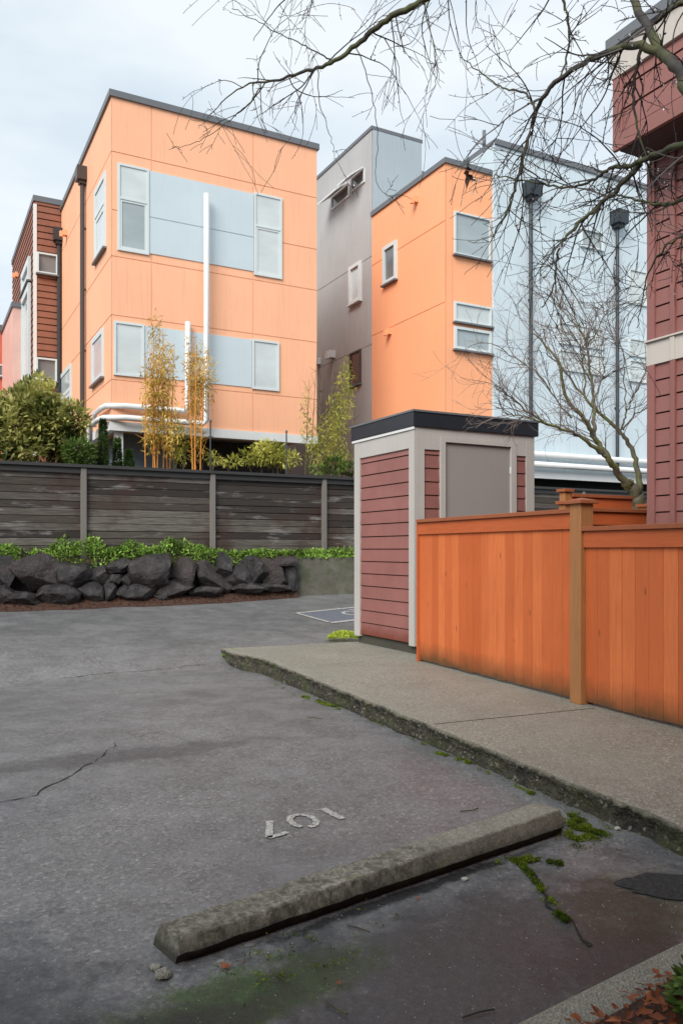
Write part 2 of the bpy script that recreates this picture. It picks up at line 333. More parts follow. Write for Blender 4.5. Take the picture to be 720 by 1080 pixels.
# ------------------------------------------------------------------ ground
QP = [(-200, 0), (4, 0), (8, -.04), (9.7, -.07), (10.4, .05), (11, .125), (12, .21), (14.6, .42), (16, .55), (20, .7), (30, .8), (400, .8)]
def gz(x, y):
    q = x * W_.x + y * W_.y
    for (a, za), (b, zb) in zip(QP, QP[1:]):
        if q <= b: return za + (zb - za) * (q - a) / (b - a)
    return .8
g = MB(); qs = [-150, -40, -10, -2, 1, 2, 3, 4, 5, 6, 7, 8, 8.5, 9, 9.3, 9.6, 9.8, 10, 10.25, 10.6, 11, 11.5, 12, 13, 14, 14.6, 15.3, 16, 18, 20, 30, 60, 200, 400]
ns = [-300, -100, -40, -20, -15, -12, -10, -8, -6, -4, -2, 0, 1.5, 3, 4.5, 6, 10, 30, 100, 300]
pts = [N_ * n + W_ * q for q in qs for n in ns]
g.add([Vector((p.x, p.y, gz(p.x, p.y))) for p in pts], [(i * len(ns) + j, i * len(ns) + j + 1, (i + 1) * len(ns) + j + 1, (i + 1) * len(ns) + j) for i in range(len(qs) - 1) for j in range(len(ns) - 1)])
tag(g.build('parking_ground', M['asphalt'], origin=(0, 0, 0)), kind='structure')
def G(px, py, dz=0):      # a photo position on the asphalt
    lo, hi = 1.0, 60.0; k = (px - CX) / F; m = (py - HY) / F
    Y = lo
    while Y < hi and EYE - m * Y > gz(k * Y, Y): Y += .1
    lo, hi = Y - .1, Y
    for _ in range(25):
        Y = (lo + hi) / 2
        if EYE - m * Y > gz(k * Y, Y): lo = Y
        else: hi = Y
    return Vector((k * Y, Y, gz(k * Y, Y) + dz))
# raised garden terrace behind the rock wall
OF = 15.16       # fence line
te = MB(); sl_ = [-60, -20, -10, -5, 0, 3, 6, 9, 12, 20, 60]; ol = [(14.96, .3), (14.98, 1.1), (15.04, 1.25), (15.4, 1.36), (16.5, 1.4), (20, 1.42), (60, 1.6), (160, 1.8)]
te.add([(U * s + V * o_) + UP * z for o_, z in ol for s in sl_], [(i * len(sl_) + j, i * len(sl_) + j + 1, (i + 1) * len(sl_) + j + 1, (i + 1) * len(sl_) + j) for i in range(len(ol) - 1) for j in range(len(sl_) - 1)])
tag(te.build('garden_ground', M['earth']), kind='structure')
# sidewalk slab with worn kerb edge
SZ = .13; NK = 2.967; QE = 10.32
def wob(q, s=1): return (noise.noise(Vector((q * 3.1, s, 0))) * .018 + noise.noise(Vector((q * 13, s, 3))) * .008)
sw = MB(); qq = [-6 + i * .09 for i in range(int((QE + 6) / .09) + 1)] + [QE]
def kedge(q):
    t_ = min(1, max(0, (q - 9.1) / .9)); return NK + wob(q, 5) * 1.6 - .2 * t_ * t_ * (3 - 2 * t_)
rows = []
for q in qq:
    e = kedge(q); dz = wob(q, 9) * .25
    rows.append([N_ * (e + .012) + W_ * q + UP * (SZ + dz - .004), N_ * (e + .05) + W_ * q + UP * SZ, N_ * 9.5 + W_ * q + UP * SZ])
sw.add([p for r in rows for p in r], [(i * 3 + j, i * 3 + j + 1, (i + 1) * 3 + j + 1, (i + 1) * 3 + j) for i in range(len(rows) - 1) for j in range(2)])
tag(sw.build('sidewalk', M['sidewalk'], origin=(0, 0, 0)), kind='structure')
kb = MB(); rows = []; KZ = [-.25, .0, .02, .035, .05, .065, .08, .095, SZ - .022]; nk_ = len(KZ) + 2
for i in range((len(qq) - 1) * 4 + 1):
    q = qq[0] + (qq[-1] - qq[0]) * i / ((len(qq) - 1) * 4); e = kedge(q); dz = wob(q, 9) * .25; r = []
    for z in KZ:
        v_ = Vector((q * 1.0, z, 0)); d_ = noise.noise(v_ * 14) * .022 + noise.noise(v_ * 38 + Vector((0, 0, 4))) * .014 - .014 * math.sin(min(1, max(0, z / .11)) * 3.14)
        r.append(N_ * (e - d_ - .012) + W_ * q + UP * z)
    r += [N_ * (e + .002) + W_ * q + UP * (SZ - .006 + dz), N_ * (e + .012) + W_ * q + UP * (SZ + dz - .004)]; rows.append(r)
kb.add([p for r in rows for p in r], [(i * nk_ + j, i * nk_ + j + 1, (i + 1) * nk_ + j + 1, (i + 1) * nk_ + j) for i in range(len(rows) - 1) for j in range(nk_ - 1)])
kb.add([rows[-1][0], rows[-1][-1], N_ * 9.5 + W_ * QE + UP * SZ, N_ * 9.5 + W_ * QE - UP * .25], [(0, 1, 2, 3)])
tag(kb.build('kerb', M['kerbface'], origin=(0, 0, 0)), kind='structure')
jt = MB()
for q in (5.2,):
    jt.box(N_ * (NK + .05) + W_ * q + UP * (SZ + .001), N_ * 1.5, W_ * .006, UP * .002)
tag(jt.build('sidewalk_joint', M['crack']), kind='structure')
# planter kerb at lower right
A2 = G(560, 1075); B2 = G(720, 995); D2 = (B2 - A2); D2.z = 0; D2.normalize(); P2 = Vector((D2.y, -D2.x, 0))
pk = MB(); base = A2 - D2 * 3; base.z = 0
pk.box(base - UP * .2, D2 * 6, P2 * .14, UP * .212)
tag(pk.build('planter_kerb', M['stopc'], bevel=.01), kind='structure')
pb = MB(); pb.box(base + P2 * .141 - UP * .2, D2 * 6, P2 * 3, UP * .215)
tag(pb.build('planter_bed', M['mulch']), kind='structure')

# ------------------------------------------------------------------ building tools
def win(parent, pl, a0, a1, z0, z1, glassm='glass', fr='frameblue', fw=.05, bars=(), name='window', label=None, d=.04, sill=True):
    f = MB()
    f.pbox(pl, a0, a0 + fw, .002, d, z0, z1); f.pbox(pl, a1 - fw, a1, .002, d, z0, z1)
    f.pbox(pl, a0 + fw, a1 - fw, .002, d, z0, z0 + fw); f.pbox(pl, a0 + fw, a1 - fw, .002, d, z1 - fw, z1)
    for b in bars: f.pbox(pl, a0 + fw, a1 - fw, .002, d + .004, z0 + (z1 - z0) * b - fw * .45, z0 + (z1 - z0) * b + fw * .45)
    fo = f.build(name, M[fr], parent)
    if label: fo['label'] = label
    zm_ = z0 + (z1 - z0) * bars[0] if bars else z1 - fw * .8
    g_ = MB(); g_.pbox(pl, a0 + fw * .8, a1 - fw * .8, .003, .015, z0 + fw * .8, zm_); g_.build('pane', M[glassm], fo)
    if bars:
        g_ = MB(); g_.pbox(pl, a0 + fw * .8, a1 - fw * .8, .003, .02, zm_ + .001, z1 - fw * .8); g_.build('pane', M['blind_sky'], fo)
        q_ = MB(); w_ = fw * 1.9
        q_.pbox(pl, a0 + fw, a0 + w_, .0165, .03, z0 + fw, zm_ - fw * .45); q_.pbox(pl, a1 - w_, a1 - fw, .0165, .03, z0 + fw, zm_ - fw * .45); q_.pbox(pl, a0 + w_, a1 - w_, .0165, .03, z0 + fw, z0 + w_); q_.pbox(pl, a0 + w_, a1 - w_, .0165, .03, zm_ - fw * 1.4, zm_ - fw * .45); q_.build('sash', M[fr], fo)
    if sill:
        s_ = MB(); s_.pbox(pl, a0 - .03, a1 + .03, .002, d + .05, z0 - .045, z0 - .003); s_.build('sill', M['coping' if fr != 'white' else 'white'], fo)
    return fo
def wpx(parent, pl, x0, x1, yt, yb, **k):     # window from where its near edge stands in the photo
    a0, a1 = sorted((pl.a(x0), pl.a(x1))); return win(parent, pl, a0, a1, pl.z(x0, yb), pl.z(x0, yt), **k)
def panels(mb, pl, a0, a1, z0, z1, acuts, zcuts, t=.02, gap=.022, c=.5):
    A = [a0] + sorted(acuts) + [a1]; Z = [z0] + sorted(zcuts) + [z1]
    for i in range(len(A) - 1):
        for j in range(len(Z) - 1):
            mb.pbox(pl, A[i] + (gap / 2 if i else 0), A[i + 1] - (gap / 2 if i < len(A) - 2 else 0), -.01, 0, Z[j] + (gap / 2 if j else 0), Z[j + 1] - (gap / 2 if j < len(Z) - 2 else 0))
def core(mb, s0, s1, o0, o1, z0, z1, inset=.012):
    mb.box(U * (s0 + inset) + V * (o0 + inset) + UP * z0, U * (s1 - s0 - inset), V * (o1 - o0 - inset), UP * (z1 - z0))
def siding(mb, pl, a0, a1, z0, z1, rev, th=.016, base=.004, gap=.013):
    """lapped boards: each leans out at its foot and leaves a shadow gap under it"""
    z = z0
    while z < z1 - .02:
        zt = min(z + rev, z1); f = base + th; r = random.random(); w0 = base - .02
        P = [pl.p(a0, w0, z + gap), pl.p(a1, w0, z + gap), pl.p(a1, w0, zt), pl.p(a0, w0, zt), pl.p(a0, f, z + gap), pl.p(a1, f, z + gap), pl.p(a1, base + th * .45, zt), pl.p(a0, base + th * .45, zt)]
        mb.add(P, [(0, 1, 2, 3), (4, 7, 6, 5), (0, 4, 5, 1), (2, 6, 7, 3), (1, 5, 6, 2), (0, 3, 7, 4)], r); z += rev
def downpipe(parent, pl, px, ytop, ybot, hw, hh, m, r=.045, name='downpipe'):
    a = pl.a(px); zt = pl.z(px, ytop); zb = pl.z(px, ybot)
    p = MB(); p.tube([pl.p(a, .09, zb), pl.p(a, .09, zt - hh)], r, 8)
    for k in range(1, 4): zz = zb + (zt - zb) * k / 4; p.pbox(pl, a - r * .6, a + r * .6, 0.002, .09, zz, zz + .04)
    po = p.build(name, M[m], parent, smooth=False)
    h = MB(); h.pbox(pl, a - hw / 2, a + hw / 2, .005, hw * .8, zt - hh * .8, zt); h.pbox(pl, a - hw * .3, a + hw * .3, .008, hw * .6, zt - hh, zt - hh * .802)
    h.build('rain_head', M[m], po)
def coping(parent, s0, s1, o0, o1, z, h=.11, m='coping', lip=.05):
    c = MB(); core(c, s0 - lip, s1 + lip, o0 - lip, o1 + lip, z - h * .7, z + h * .3, 0); c.build('roof', M[m], parent)
def lamp(parent, pl, px, py, m='orange'):
    a = pl.a(px); z = pl.z(px, py); l = MB(); l.pbox(pl, a - .07, a + .07, .002, .12, z - .08, z + .08); l.pbox(pl, a - .045, a + .045, .12, .2, z - .12, z + .03); l.build('wall_vent', M[m], parent)

# ------------------------------------------------------------------ left peach townhouse
SL = 3.78; OB = 17.8; fp = front(OB); lp = left(SL)
SR = fp.a(334); OBK = lp.a(62) + .2; ZB = 4.2; ZT = fp.z(118, 97)
b1 = empty('townhouse', (U * (SL + SR) / 2 + V * 20) + UP * 1.4, 'peach three-storey townhouse with blue-grey window bands and white corner pipes above the dark fence', 'townhouse')
wl = MB(); core(wl, SL, SR, OB, OBK + 2, ZB, ZT - .05)
zc = [fp.z(125, 161), fp.z(125, 271), fp.z(125, 333), fp.z(125, 401)]
panels(wl, fp, SL, SR, ZB, ZT - .05, [fp.a(160), fp.a(267)], zc + [fp.z(297, 256)])
panels(wl, lp, OB, OBK + 2, ZB, ZT - .05, [lp.a(95), lp.a(80)], zc)
wl.build('wall', M['peach'], b1)
coping(b1, SL, SR, OB, OBK + 2, ZT, .14)
zt1, zb1, zt2, zb2 = fp.z(125, 172), fp.z(125, 264), fp.z(125, 339), fp.z(125, 396)
ac = MB(); zz_ = (zb1 + zt1) / 2 - .1; ac.pbox(fp, fp.a(157), fp.a(267), .002, .008, zb1 + .05, zt1 - .02); ac.pbox(fp, fp.a(157), fp.a(267), .008, .02, zb1 + .05, zz_ - .012); ac.pbox(fp, fp.a(157), fp.a(267), .008, .02, zz_ + .012, zt1 - .02)
ac.build('accent_panel', M['blueacc'], b1)
ac = MB(); ac.pbox(fp, fp.a(152), fp.a(265), .002, .018, zb2 + .03, zt2 - .02); ac.build('accent_panel', M['blueacc'], b1)
win(b1, fp, fp.a(124), fp.a(157), zb1, zt1, 'glass', bars=(.6,), sill=False); win(b1, fp, fp.a(267.5), fp.a(297), zb1 - .03, zt1 + .02, 'blind_sky', bars=(.6,), sill=False)
win(b1, fp, fp.a(120), fp.a(152), zb2, zt2, 'blind_sky', sill=False); win(b1, fp, fp.a(265.5), fp.a(294), zb2, zt2, 'blind_sky', sill=False)
wpx(b1, lp, 112.5, 101, 180, 260, glassm='blind_sky', bars=(.62,), fw=.12); wpx(b1, lp, 110, 98, 345, 397, glassm='blind_sky', fw=.12)  # pale blind colour stands in for sky reflected in these panes
wpx(b1, lp, 76, 64, 383, 436, glassm='glass', fw=.12, bars=(.5,))
downpipe(b1, lp, 91, 178, 435, .3, .42, 'brownpipe', .06)
lamp(b1, lp, 71, 246)
fa = MB(); fa.box(U * (SL - .04) + V * (OB - .04) + UP * (ZB - .16), U * (SR - SL + .08), V * .16, UP * .2); fa.box(U * (SL - .04) + V * (OB + .12) + UP * (ZB - .16), U * .16, V * 6, UP * .2)
fa.build('fascia', M['white'], b1)
def pipe(pts, r=.075, name='vent_pipe', m='white', parent=None, seg=10):
    p = MB(); p.tube(pts, r, seg); return p.build(name, M[m], parent, smooth=True)
za = fp.z(118, 441); zb_ = fp.z(118, 428)
def wrap(x, ytop, z, off, o_end, drop):
    a = fp.a(x); ed = SL - off
    pts = [fp.p(a, off, fp.z(x, ytop)), fp.p(a, off, z + .08), fp.p(a - .08, off, z), fp.p(SL + .25, off, z), U * (SL - off * .8) + V * (OB - off * .3 + .1) + UP * z, U * ed + V * (OB + .4) + UP * z, U * ed + V * o_end + UP * z, U * ed + V * (o_end + .05) + UP * (z - drop)]
    pipe(pts, .064, parent=b1)
wrap(215, 208, za, .2, OB + 1.35, 2.3); wrap(196.5, 341, zb_, .12, OB + 1.25, .3)
lo = MB(); core(lo, SL + .5, SR - .2, OB + 1.4, OBK, 1.3, ZB); lo.build('lower_wall', M['undercroft'], b1)
lo = MB(); lpn = front(OB + 1.4); lo.pbox(lpn, fp.a(205), SR - .25, .002, .03, 1.9 + .9, ZB - .05); lo.build('garage_opening', M['dark'], b1)
lo = MB(); lo.pbox(lpn, fp.a(200), SR - .25, .03, .3, 1.3, 2.9); lo.build('low_wall', M['offwhite'], b1)
co = MB(); co.box(U * (SL + .12) + V * (OB + .1) + UP * 1.3, U * .16, V * .2, UP * (ZB - 1.3 - .16)); co.build('column', M['white'], b1)

# ------------------------------------------------------------------ red-brown sided townhouse behind left
o_r = lp.a(65); rp_ = front(o_r); s_r = rp_.a(37); rl = left(s_r); ZR = rp_.z(37, 208)
b2 = empty('townhouse', U * (s_r + .5) + V * (o_r + 3) + UP * 1.4, 'narrow red-brown lap-sided townhouse with square white windows behind the peach one', 'townhouse')
wl = MB(); ob2 = rl.a(14); wl.box(U * (s_r + .02) + V * (o_r + .02) + UP * 1.3, U * 5, V * (ob2 - o_r), UP * (ZR - 1.35))
siding(wl, rp_, s_r, SL - .02, 1.3, ZR - .05, .19, .03, .0, .03); siding(wl, rl, o_r, ob2, 1.3, ZR - .05, .19, .03, .0, .03)
wl.build('wall', M['redwood'], b2); coping(b2, s_r, s_r + 4.9, o_r, ob2, ZR, .16)
cb = MB(); cb.box(U * (s_r - .04) + V * (o_r - .04) + UP * 1.3, U * .09, V * .09, UP * (ZR - 1.5)); cb.build('corner_board', M['offwhite'], b2)
rq_ = front(o_r - .034); rm_ = left(s_r - .034)
wpx(b2, rq_, 39, 61, 266, 288, glassm='glass_dark', d=.08); wpx(b2, rq_, 38, 60, 377, 401, glassm='glass_dark', d=.08)
wpx(b2, rm_, 33, 25, 270, 295, glassm='blind_sky', fw=.2, d=.08); wpx(b2, rm_, 33, 25, 298, 415, glassm='blind_sky', fw=.2, d=.08)
wpx(b2, rm_, 16, 14.3, 330, 380, glassm='blind_sky', fw=.15)
downpipe(b2, rp_, 62, 243, 420, .32, .45, 'black', .06)
lamp(b2, rl, 20, 290)
# further houses on the left
rb = left(s_r - .35); o3 = rb.a(14) ; p3 = front(o3)
b3 = empty('townhouse', U * (s_r + 1) + V * (o3 + 3) + UP * 1.4, 'pale pink far townhouse showing as a sliver left of the red-brown one', 'townhouse')
wl = MB(); z3 = p3.z(14, 322); wl.box(U * (s_r - .35) + V * o3 + UP * 1.3, U * 5, V * 9, UP * (z3 - 1.3)); wl.build('wall', M['pink'], b3)
coping(b3, s_r - .35, s_r + 4.6, o3, o3 + 9, z3 + .05, .14)
o4 = rb.a(5.5) + 1; p4 = front(o4); s5 = p4.a(6)
b4 = empty('townhouse', U * (s5 - 2) + V * (o4 + 3) + UP * 1.4, 'coral red house farthest back at the left edge', 'townhouse')
wl = MB(); z4 = p4.z(0, 346); wl.box(U * (s5 - 8) + V * o4 + UP * 1.3, U * 8, V * 8, UP * (z4 - 1.3)); wl.build('wall', M['red'], b4)
coping(b4, s5 - 8, s5, o4, o4 + 8, z4 + .05, .2)
wpx(b4, p4, -2, 5, 384, 397, glassm='glass_dark')

# ------------------------------------------------------------------ grey tower + orange wing + pale blue block
SW = 11.68; ww = left(SW); OW = 16.44; wf = front(OW); s1 = wf.a(518); ot = ww.a(392); tf = front(ot); zt = tf.z(392, 135); s2 = tf.a(444)
zw = wf.z(470, 168); zm = wf.z(518, 150)
b5 = empty('townhouse', U * 14 + V * 20 + UP * 1.4, 'townhouse with orange corner wing, tall grey side wall and pale blue front behind the shed', 'townhouse')
ow = MB(); core(ow, SW, s1, OW, ot, 3.5, zw - .05)
jz = ww.z(470, 338)
panels(ow, ww, OW, ot, 3.5, zw - .05, [], [ww.z(470, 318), ww.z(470, 232)]); panels(ow, wf, SW, s1, 3.5, zw - .05, [wf.a(477)], [])
wo = ow.build('orange_wall', M['orange'], b5)
c = MB(); core(c, SW - .05, s1 - .01, OW - .05, ot, zw - .1, zw + .03, 0); c.build('roof', M['coping'], b5)
gw = MB(); core(gw, SW, s2, ot, ot + 12, 1.3, zt - .3, .012); panels(gw, ww, ot, ot + 12, 1.3, zt, [], [ww.z(392, 363), ww.z(392, 270)]); gw.build('grey_wall', M['grey'], b5)
tb = MB(); tb.pbox(tf, SW + .02, s2, 0, .02, zw, zt); tb.box(U * s2 + V * (ot + .4) + UP * (zw - 1), U * 1.2, V * 4, UP * (tf.z(444, 172) - zw + 1)); tb.build('tower_front', M['towerblue'], b5)
coping(b5, SW, s2, ot, ot + 12, zt + .03, .1, 'coping', .03)
wpx(b5, ww, 369.5 + 12, 369.5, 275, 316, glassm='blind_sky', d=.08, fw=.1, fr='white'); wpx(b5, ww, 381, 369.5, 368, 404, glassm='brown_glass', d=.05, fw=.05, fr='brownpipe')
for x0, x1, yt_, yb_ in ((369, 350, 193, 207), (385, 371, 177, 192)):
    a0, a1 = sorted((ww.a(x0), ww.a(x1))); z1_ = ww.z(x0, yt_); z0_ = ww.z(x0, yb_)
    f = win(b5, ww, a0, a1, z0_, z1_, 'glass_dark', 'white', .06, sill=False)
    q = MB(); q.box(ww.p(a0, .06, z1_), ww.A * (a1 - a0), ww.N * .45 - UP * (z1_ - z0_) * .8, UP * .05); q.build('open_sash', M['white'], f)
for px, py in ((352, 374), (336.5, 381)):
    a = ww.a(px); z = ww.z(px, py); q = MB(); q.pbox(ww, a - .12, a + .12, .002, .22, z - .12, z + .1); q.pbox(ww, a - .1, a + .1, .22, .28, z - .16, z + .02); q.build('vent_hood', M['white'], b5)
wpx(b5, ww, 419, 405, 253, 294, glassm='glass_dark', d=.07, fw=.1)
lamp(b5, ww, 439.5, 211); lamp(b5, ww, 411.5, 350)
wpx(b5, wf, 478, 516, 223, 268, glassm='glass', d=.06, fw=.04)
wpx(b5, wf, 478, 517, 318, 339, glassm='blind_sky', d=.06, fw=.05); wpx(b5, wf, 478, 517, 344, 368, glassm='glass', d=.06, fw=.07)
bl = MB(); core(bl, s1, s1 + 14, OW - .1, OW + 8, 3.4, zm - .05); bf = front(OW - .1)
blk = left(s1)
zj = bf.z(640, 487)
panels(bl, bf, s1, s1 + 14, 3.4, zm - .05, [bf.a(600), bf.a(672)], [zj, bf.z(560, 370), bf.z(560, 283), bf.z(560, 226)]); bl.build('blue_wall', M['blue'], b5)
coping(b5, s1 + .06, s1 + 14, OW - .1, OW + 8, zm, .14)
wpx(b5, bf, 611, 635, 240, 260, sill=False, glassm='glass', d=.07, fw=.05)
wpx(b5, bf, 588, 636, 339, 362, sill=False, glassm='blind_sky', d=.05, fw=.05, bars=()); wpx(b5, bf, 588, 636, 368, 390, sill=False, glassm='blind_sky', d=.05, fw=.05)
wpx(b5, bf, 662, 681, 283, 320, sill=False, glassm='blind_sky', d=.05, fw=.05); wpx(b5, bf, 662, 681, 356, 375, sill=False, glassm='blind_sky', d=.05, fw=.05); wpx(b5, bf, 662, 681, 379, 402, sill=False, glassm='blind_sky', d=.05, fw=.05)
downpipe(b5, bf, 557, 195, 440, .40, .46, 'slate', .05); downpipe(b5, bf, 648, 225, 500, .40, .46, 'slate', .05)
pipe([bf.p(bf.a(523), -.5, zm), bf.p(bf.a(523), -.5, zm + .5)], .05, 'chimney_pipe', 'coping', b5)
zp = bf.z(600, 489)
pipe([bf.p(bf.a(520), .16, zp + .17), bf.p(s1 + 14, .16, zp + .17)], .08, parent=b5); pipe([bf.p(bf.a(520), .2, zp - .1), bf.p(s1 + 14, .2, zp - .1)], .08, parent=b5)
fa = MB(); fa.pbox(bf, s1, s1 + 14, .002, .06, 3.33, zp - .25); fa.build('fascia', M['white'], b5)
lo = MB(); core(lo, SW + .1, s1 + 13.8, OW + .6, OW + 7, 1.3, 3.45); lo.build('lower_wall', M['dark'], b5)
lo = MB(); lo.box(U * (SW + .02) + V * (OW + .02) + UP * 1.3, U * (s1 - SW), V * 3, UP * 2.3); lo.build('garage_wall', M['grey'], b5)

# assumed building behind the planter, added unseen to shade the near asphalt
nb = empty('house', D2 * 2 - P2 * -1.0, 'unseen maroon house wall added behind the viewer to shade the near asphalt', 'house')
q = MB(); q.box(D2 * -13 + P2 * .62, D2 * 18.5, P2 * 7, UP * 5.6); q.build('wall', M['maroon'], nb)
q = MB(); q.box(D2 * -13.3 + P2 * .3 + UP * 5.61, D2 * 19.1, P2 * 7.6, UP * .25); q.build('roof', M['coping'], nb)

# ------------------------------------------------------------------ dark horizontal-board fence
fpl = front(OF)
fo = empty('board_fence', fpl.p(3, 0, 1.3), 'dark weathered horizontal-board fence with pale posts above the rock wall', 'fence')
ZF0, ZF1 = 1.38, fpl.z(0, 486)
posts = [fpl.a(x) for x in (88, 223, 341)]; dp = (posts[2] - posts[0]) / 2
pa = [posts[0] + dp * k for k in range(-4, 8)]
for i in range(len(pa) - 1):
    fb = MB(); z = ZF0; k = 0
    while z < ZF1 - .12:
        h = .135; jit = random.uniform(-.006, .006)
        fb.pbox(fpl, pa[i] + .0, pa[i + 1] - .005, -.03 + jit, -.008 + jit, z, z + h - random.uniform(.006, .016), random.uniform(.1, .9) if random.random() < .8 else 1); z += h; k += 1
    fb.pbox(fpl, pa[i], pa[i + 1] - .005, -.06, -.045, ZF0, ZF0 + (ZF1 - ZF0) * .9, .1)
    fb.build('board_panel', M['oldfence'], fo)
for a in pa:
    q = MB(); q.pbox(fpl, a - .05, a + .05, -.005, .07, ZF0 - .3, ZF1 - .06, random.random()); q.build('post', M['oldpost'], fo, bevel=.006)
q = MB(); q.pbox(fpl, pa[0], pa[-1], -.09, .1, ZF1 - .055, ZF1, .3); q.pbox(fpl, pa[0], pa[-1], -.005, .05, ZF1 - .16, ZF1 - .058, .1); q.build('cap_rail', M['oldcap'], fo)

# ------------------------------------------------------------------ rock wall boulders
def boulder(cx, cy, w_, h_, o, seed, label):
    pl = front(o); a = pl.a(cx); Y = pl.p(a, 0, 0).y; z = EYE + (HY - cy) / F * Y; k = Y / F
    rx, rz, ry = w_ * k / 2 * 1.22 / .97, h_ * k / 2 * 1.2, max(.16, (w_ + h_) / 4 * k)
    bm = bmesh.new(); bmesh.ops.create_icosphere(bm, subdivisions=4, radius=1); rr = random.Random(seed)
    pls = [(Vector((rr.gauss(0, 1), rr.gauss(0, 1), rr.gauss(0, 1))).normalized(), rr.uniform(.5, .8)) for _ in range(11)]
    c = pl.p(a, 0, z); tilt = rr.uniform(-.35, .35)
    for v in bm.verts:
        p = v.co.copy()
        for n, d in pls:
            e = p.dot(n) - d
            if e > 0: p -= n * e * .98
        p *= 1 + .07 * noise.noise(p * 2.3 + Vector((seed, 0, 0))) + .04 * noise.noise(p * 6 + Vector((0, seed, 0)))
        p *= 1.13; p.z += p.x * tilt; v.co = U * p.x * rx + V * p.y * ry + UP * p.z * rz
    me = bpy.data.meshes.new('boulder'); bm.to_mesh(me); bm.free()
    at = me.attributes.new('tone', 'FLOAT', 'POINT'); at.data.foreach_set('value', np.full(len(me.vertices), rr.random(), dtype=np.float32))
    me.materials.append(M['rock']); ob = bpy.data.objects.new('boulder', me); SC.collection.objects.link(ob); ob.location = c
    tag(ob, label, 'rock', 'dark boulders of the low rock wall')
RK = [(5, 604, 24, 30, 't', 'boulder cut by the left photo edge, upper row of the rock wall'), (37, 606, 46, 36, 't', 'biggest black boulder near the left end, upper row of the rock wall'),
 (80, 606, 40, 30, 't', 'slanting boulder under the leafy clump by the first pale fence post'), (104, 608, 26, 20, 't', 'small upper-row boulder right of the slanting one'),
 (126, 597, 28, 13, 't', 'flat thin boulder capping the rock wall under the lacy plants'), (119, 612, 20, 16, 't', 'wedge-shaped boulder under the flat capping stone'),
 (136, 611, 14, 16, 't', 'small round stone between the wedge and the long flat-topped boulder'), (160, 604, 48, 30, 't', 'long flat-topped boulder midway along the rock wall, upper row'),
 (193, 606, 26, 30, 't', 'blocky boulder right of the long flat-topped one'), (221, 611, 36, 28, 't', 'round black boulder left of the peaked one'),
 (236, 599, 20, 26, 't', 'peaked boulder rising below the second pale fence post'), (253, 610, 32, 30, 't', 'greenish triangular boulder right of the peaked one'),
 (271, 604, 28, 26, 't', 'dark boulder right of the greenish triangular one'), (288, 607, 24, 30, 't', 'upright boulder next to the last two of the rock wall'),
 (299, 594, 28, 12, 't', 'flat top stone at the right end of the rock wall'), (305, 610, 15, 32, 't', 'last narrow upright boulder against the concrete wall'),
 (5, 627, 18, 18, 'b', 'small base stone at the left photo edge'), (26, 631, 32, 18, 'b', 'low base stone half sunk in mulch under the biggest boulder'), (45, 627, 12, 13, 'b', 'tiny base stone right of the low sunken one'),
 (64, 625, 32, 24, 'b', 'pointed pyramid base stone at the left of the rock wall'), (96, 625, 28, 18, 'b', 'pale-faced base stone below the slanting boulder'), (116, 625, 13, 16, 'b', 'small upright base stone, left one of a pair'),
 (129, 625, 13, 16, 'b', 'small upright base stone, right one of a pair'), (150, 624, 34, 20, 'b', 'base stone under the long flat-topped boulder'), (172, 626, 16, 14, 'b', 'short base stone right under the long boulder end'),
 (187, 621, 34, 16, 'b', 'wide reddish base stone under the blocky boulder'), (262, 620, 34, 12, 'b', 'low base stone below the greenish triangular boulder'), (215, 623, 30, 12, 'b', 'low base stone beneath the round black boulder'), (290, 620, 26, 10, 'b', 'low base stone near the concrete wall')]
for i, (x, y, w_, h_, r_, lb) in enumerate(RK): boulder(x, y, w_, h_, 14.82 if r_ == 't' else 14.68, i + 3, lb)
# off-frame continuation of the rock wall to the left (seen from a step aside)
for i in range(5): boulder(-22 - i * 34, 606 + 1.5 * i, 38, 34, 14.82, 90 + i, ['angular boulder just beyond the left photo edge', 'second boulder beyond the left photo edge', 'third boulder beyond the left photo edge', 'fourth boulder beyond the left photo edge', 'farthest boulder beyond the left photo edge'][i])
# dark earth behind the boulders
bk = MB(); bk.box(U * -14 + V * 14.9 + UP * .1, U * (front(14.85).a(311) + 14), V * .12, UP * 1.08); tag(bk.build('earth_bank', M['dark']), kind='structure')
# concrete retaining wall
rw = front(14.85); a0 = rw.a(312.5)
q = MB(); q.pbox(rw, a0, a0 + 14, -.2, 0, .2, rw.z(312, 588)); q.pbox(rw, a0, a0 + .04, 0.001, .012, .3, rw.z(312, 589))
tag(q.build('retaining_wall', M['retain'], bevel=.012), 'low mossy concrete retaining wall between the rock wall and the shed', 'wall')
# mulch strip
ms = MB(); rows = []
mp_ = front(14.3); A = [-13 + i * .12 for i in range(int((a0 + 13) / .12) + 1)]
for a in A:
    w0 = .42 + noise.noise(Vector((a * 1.4, 0, 0))) * .14 + noise.noise(Vector((a * 6, 0, 0))) * .05
    w0 *= min(1, max(.15, (a0 - a) / 2.5 + .2))
    r = []
    for k in range(5):
        f = k / 4; p = U * a + V * (14.72 - w0 * (1 - f)); r.append(Vector((p.x, p.y, gz(p.x, p.y) + .004 + .13 * f * f + noise.noise(p * 5) * .02 * f)))
    rows.append(r)
ms.add([p for r in rows for p in r], [(i * 5 + j, (i + 1) * 5 + j, (i + 1) * 5 + j + 1, i * 5 + j + 1) for i in range(len(rows) - 1) for j in range(4)])
rnd = lambda: Vector((random.gauss(0, 1), random.gauss(0, 1), random.gauss(0, 1))).normalized()
tag(ms.build('mulch_strip', M['mulch'], origin=(0, 0, 0)), kind='structure')
ch = MB()
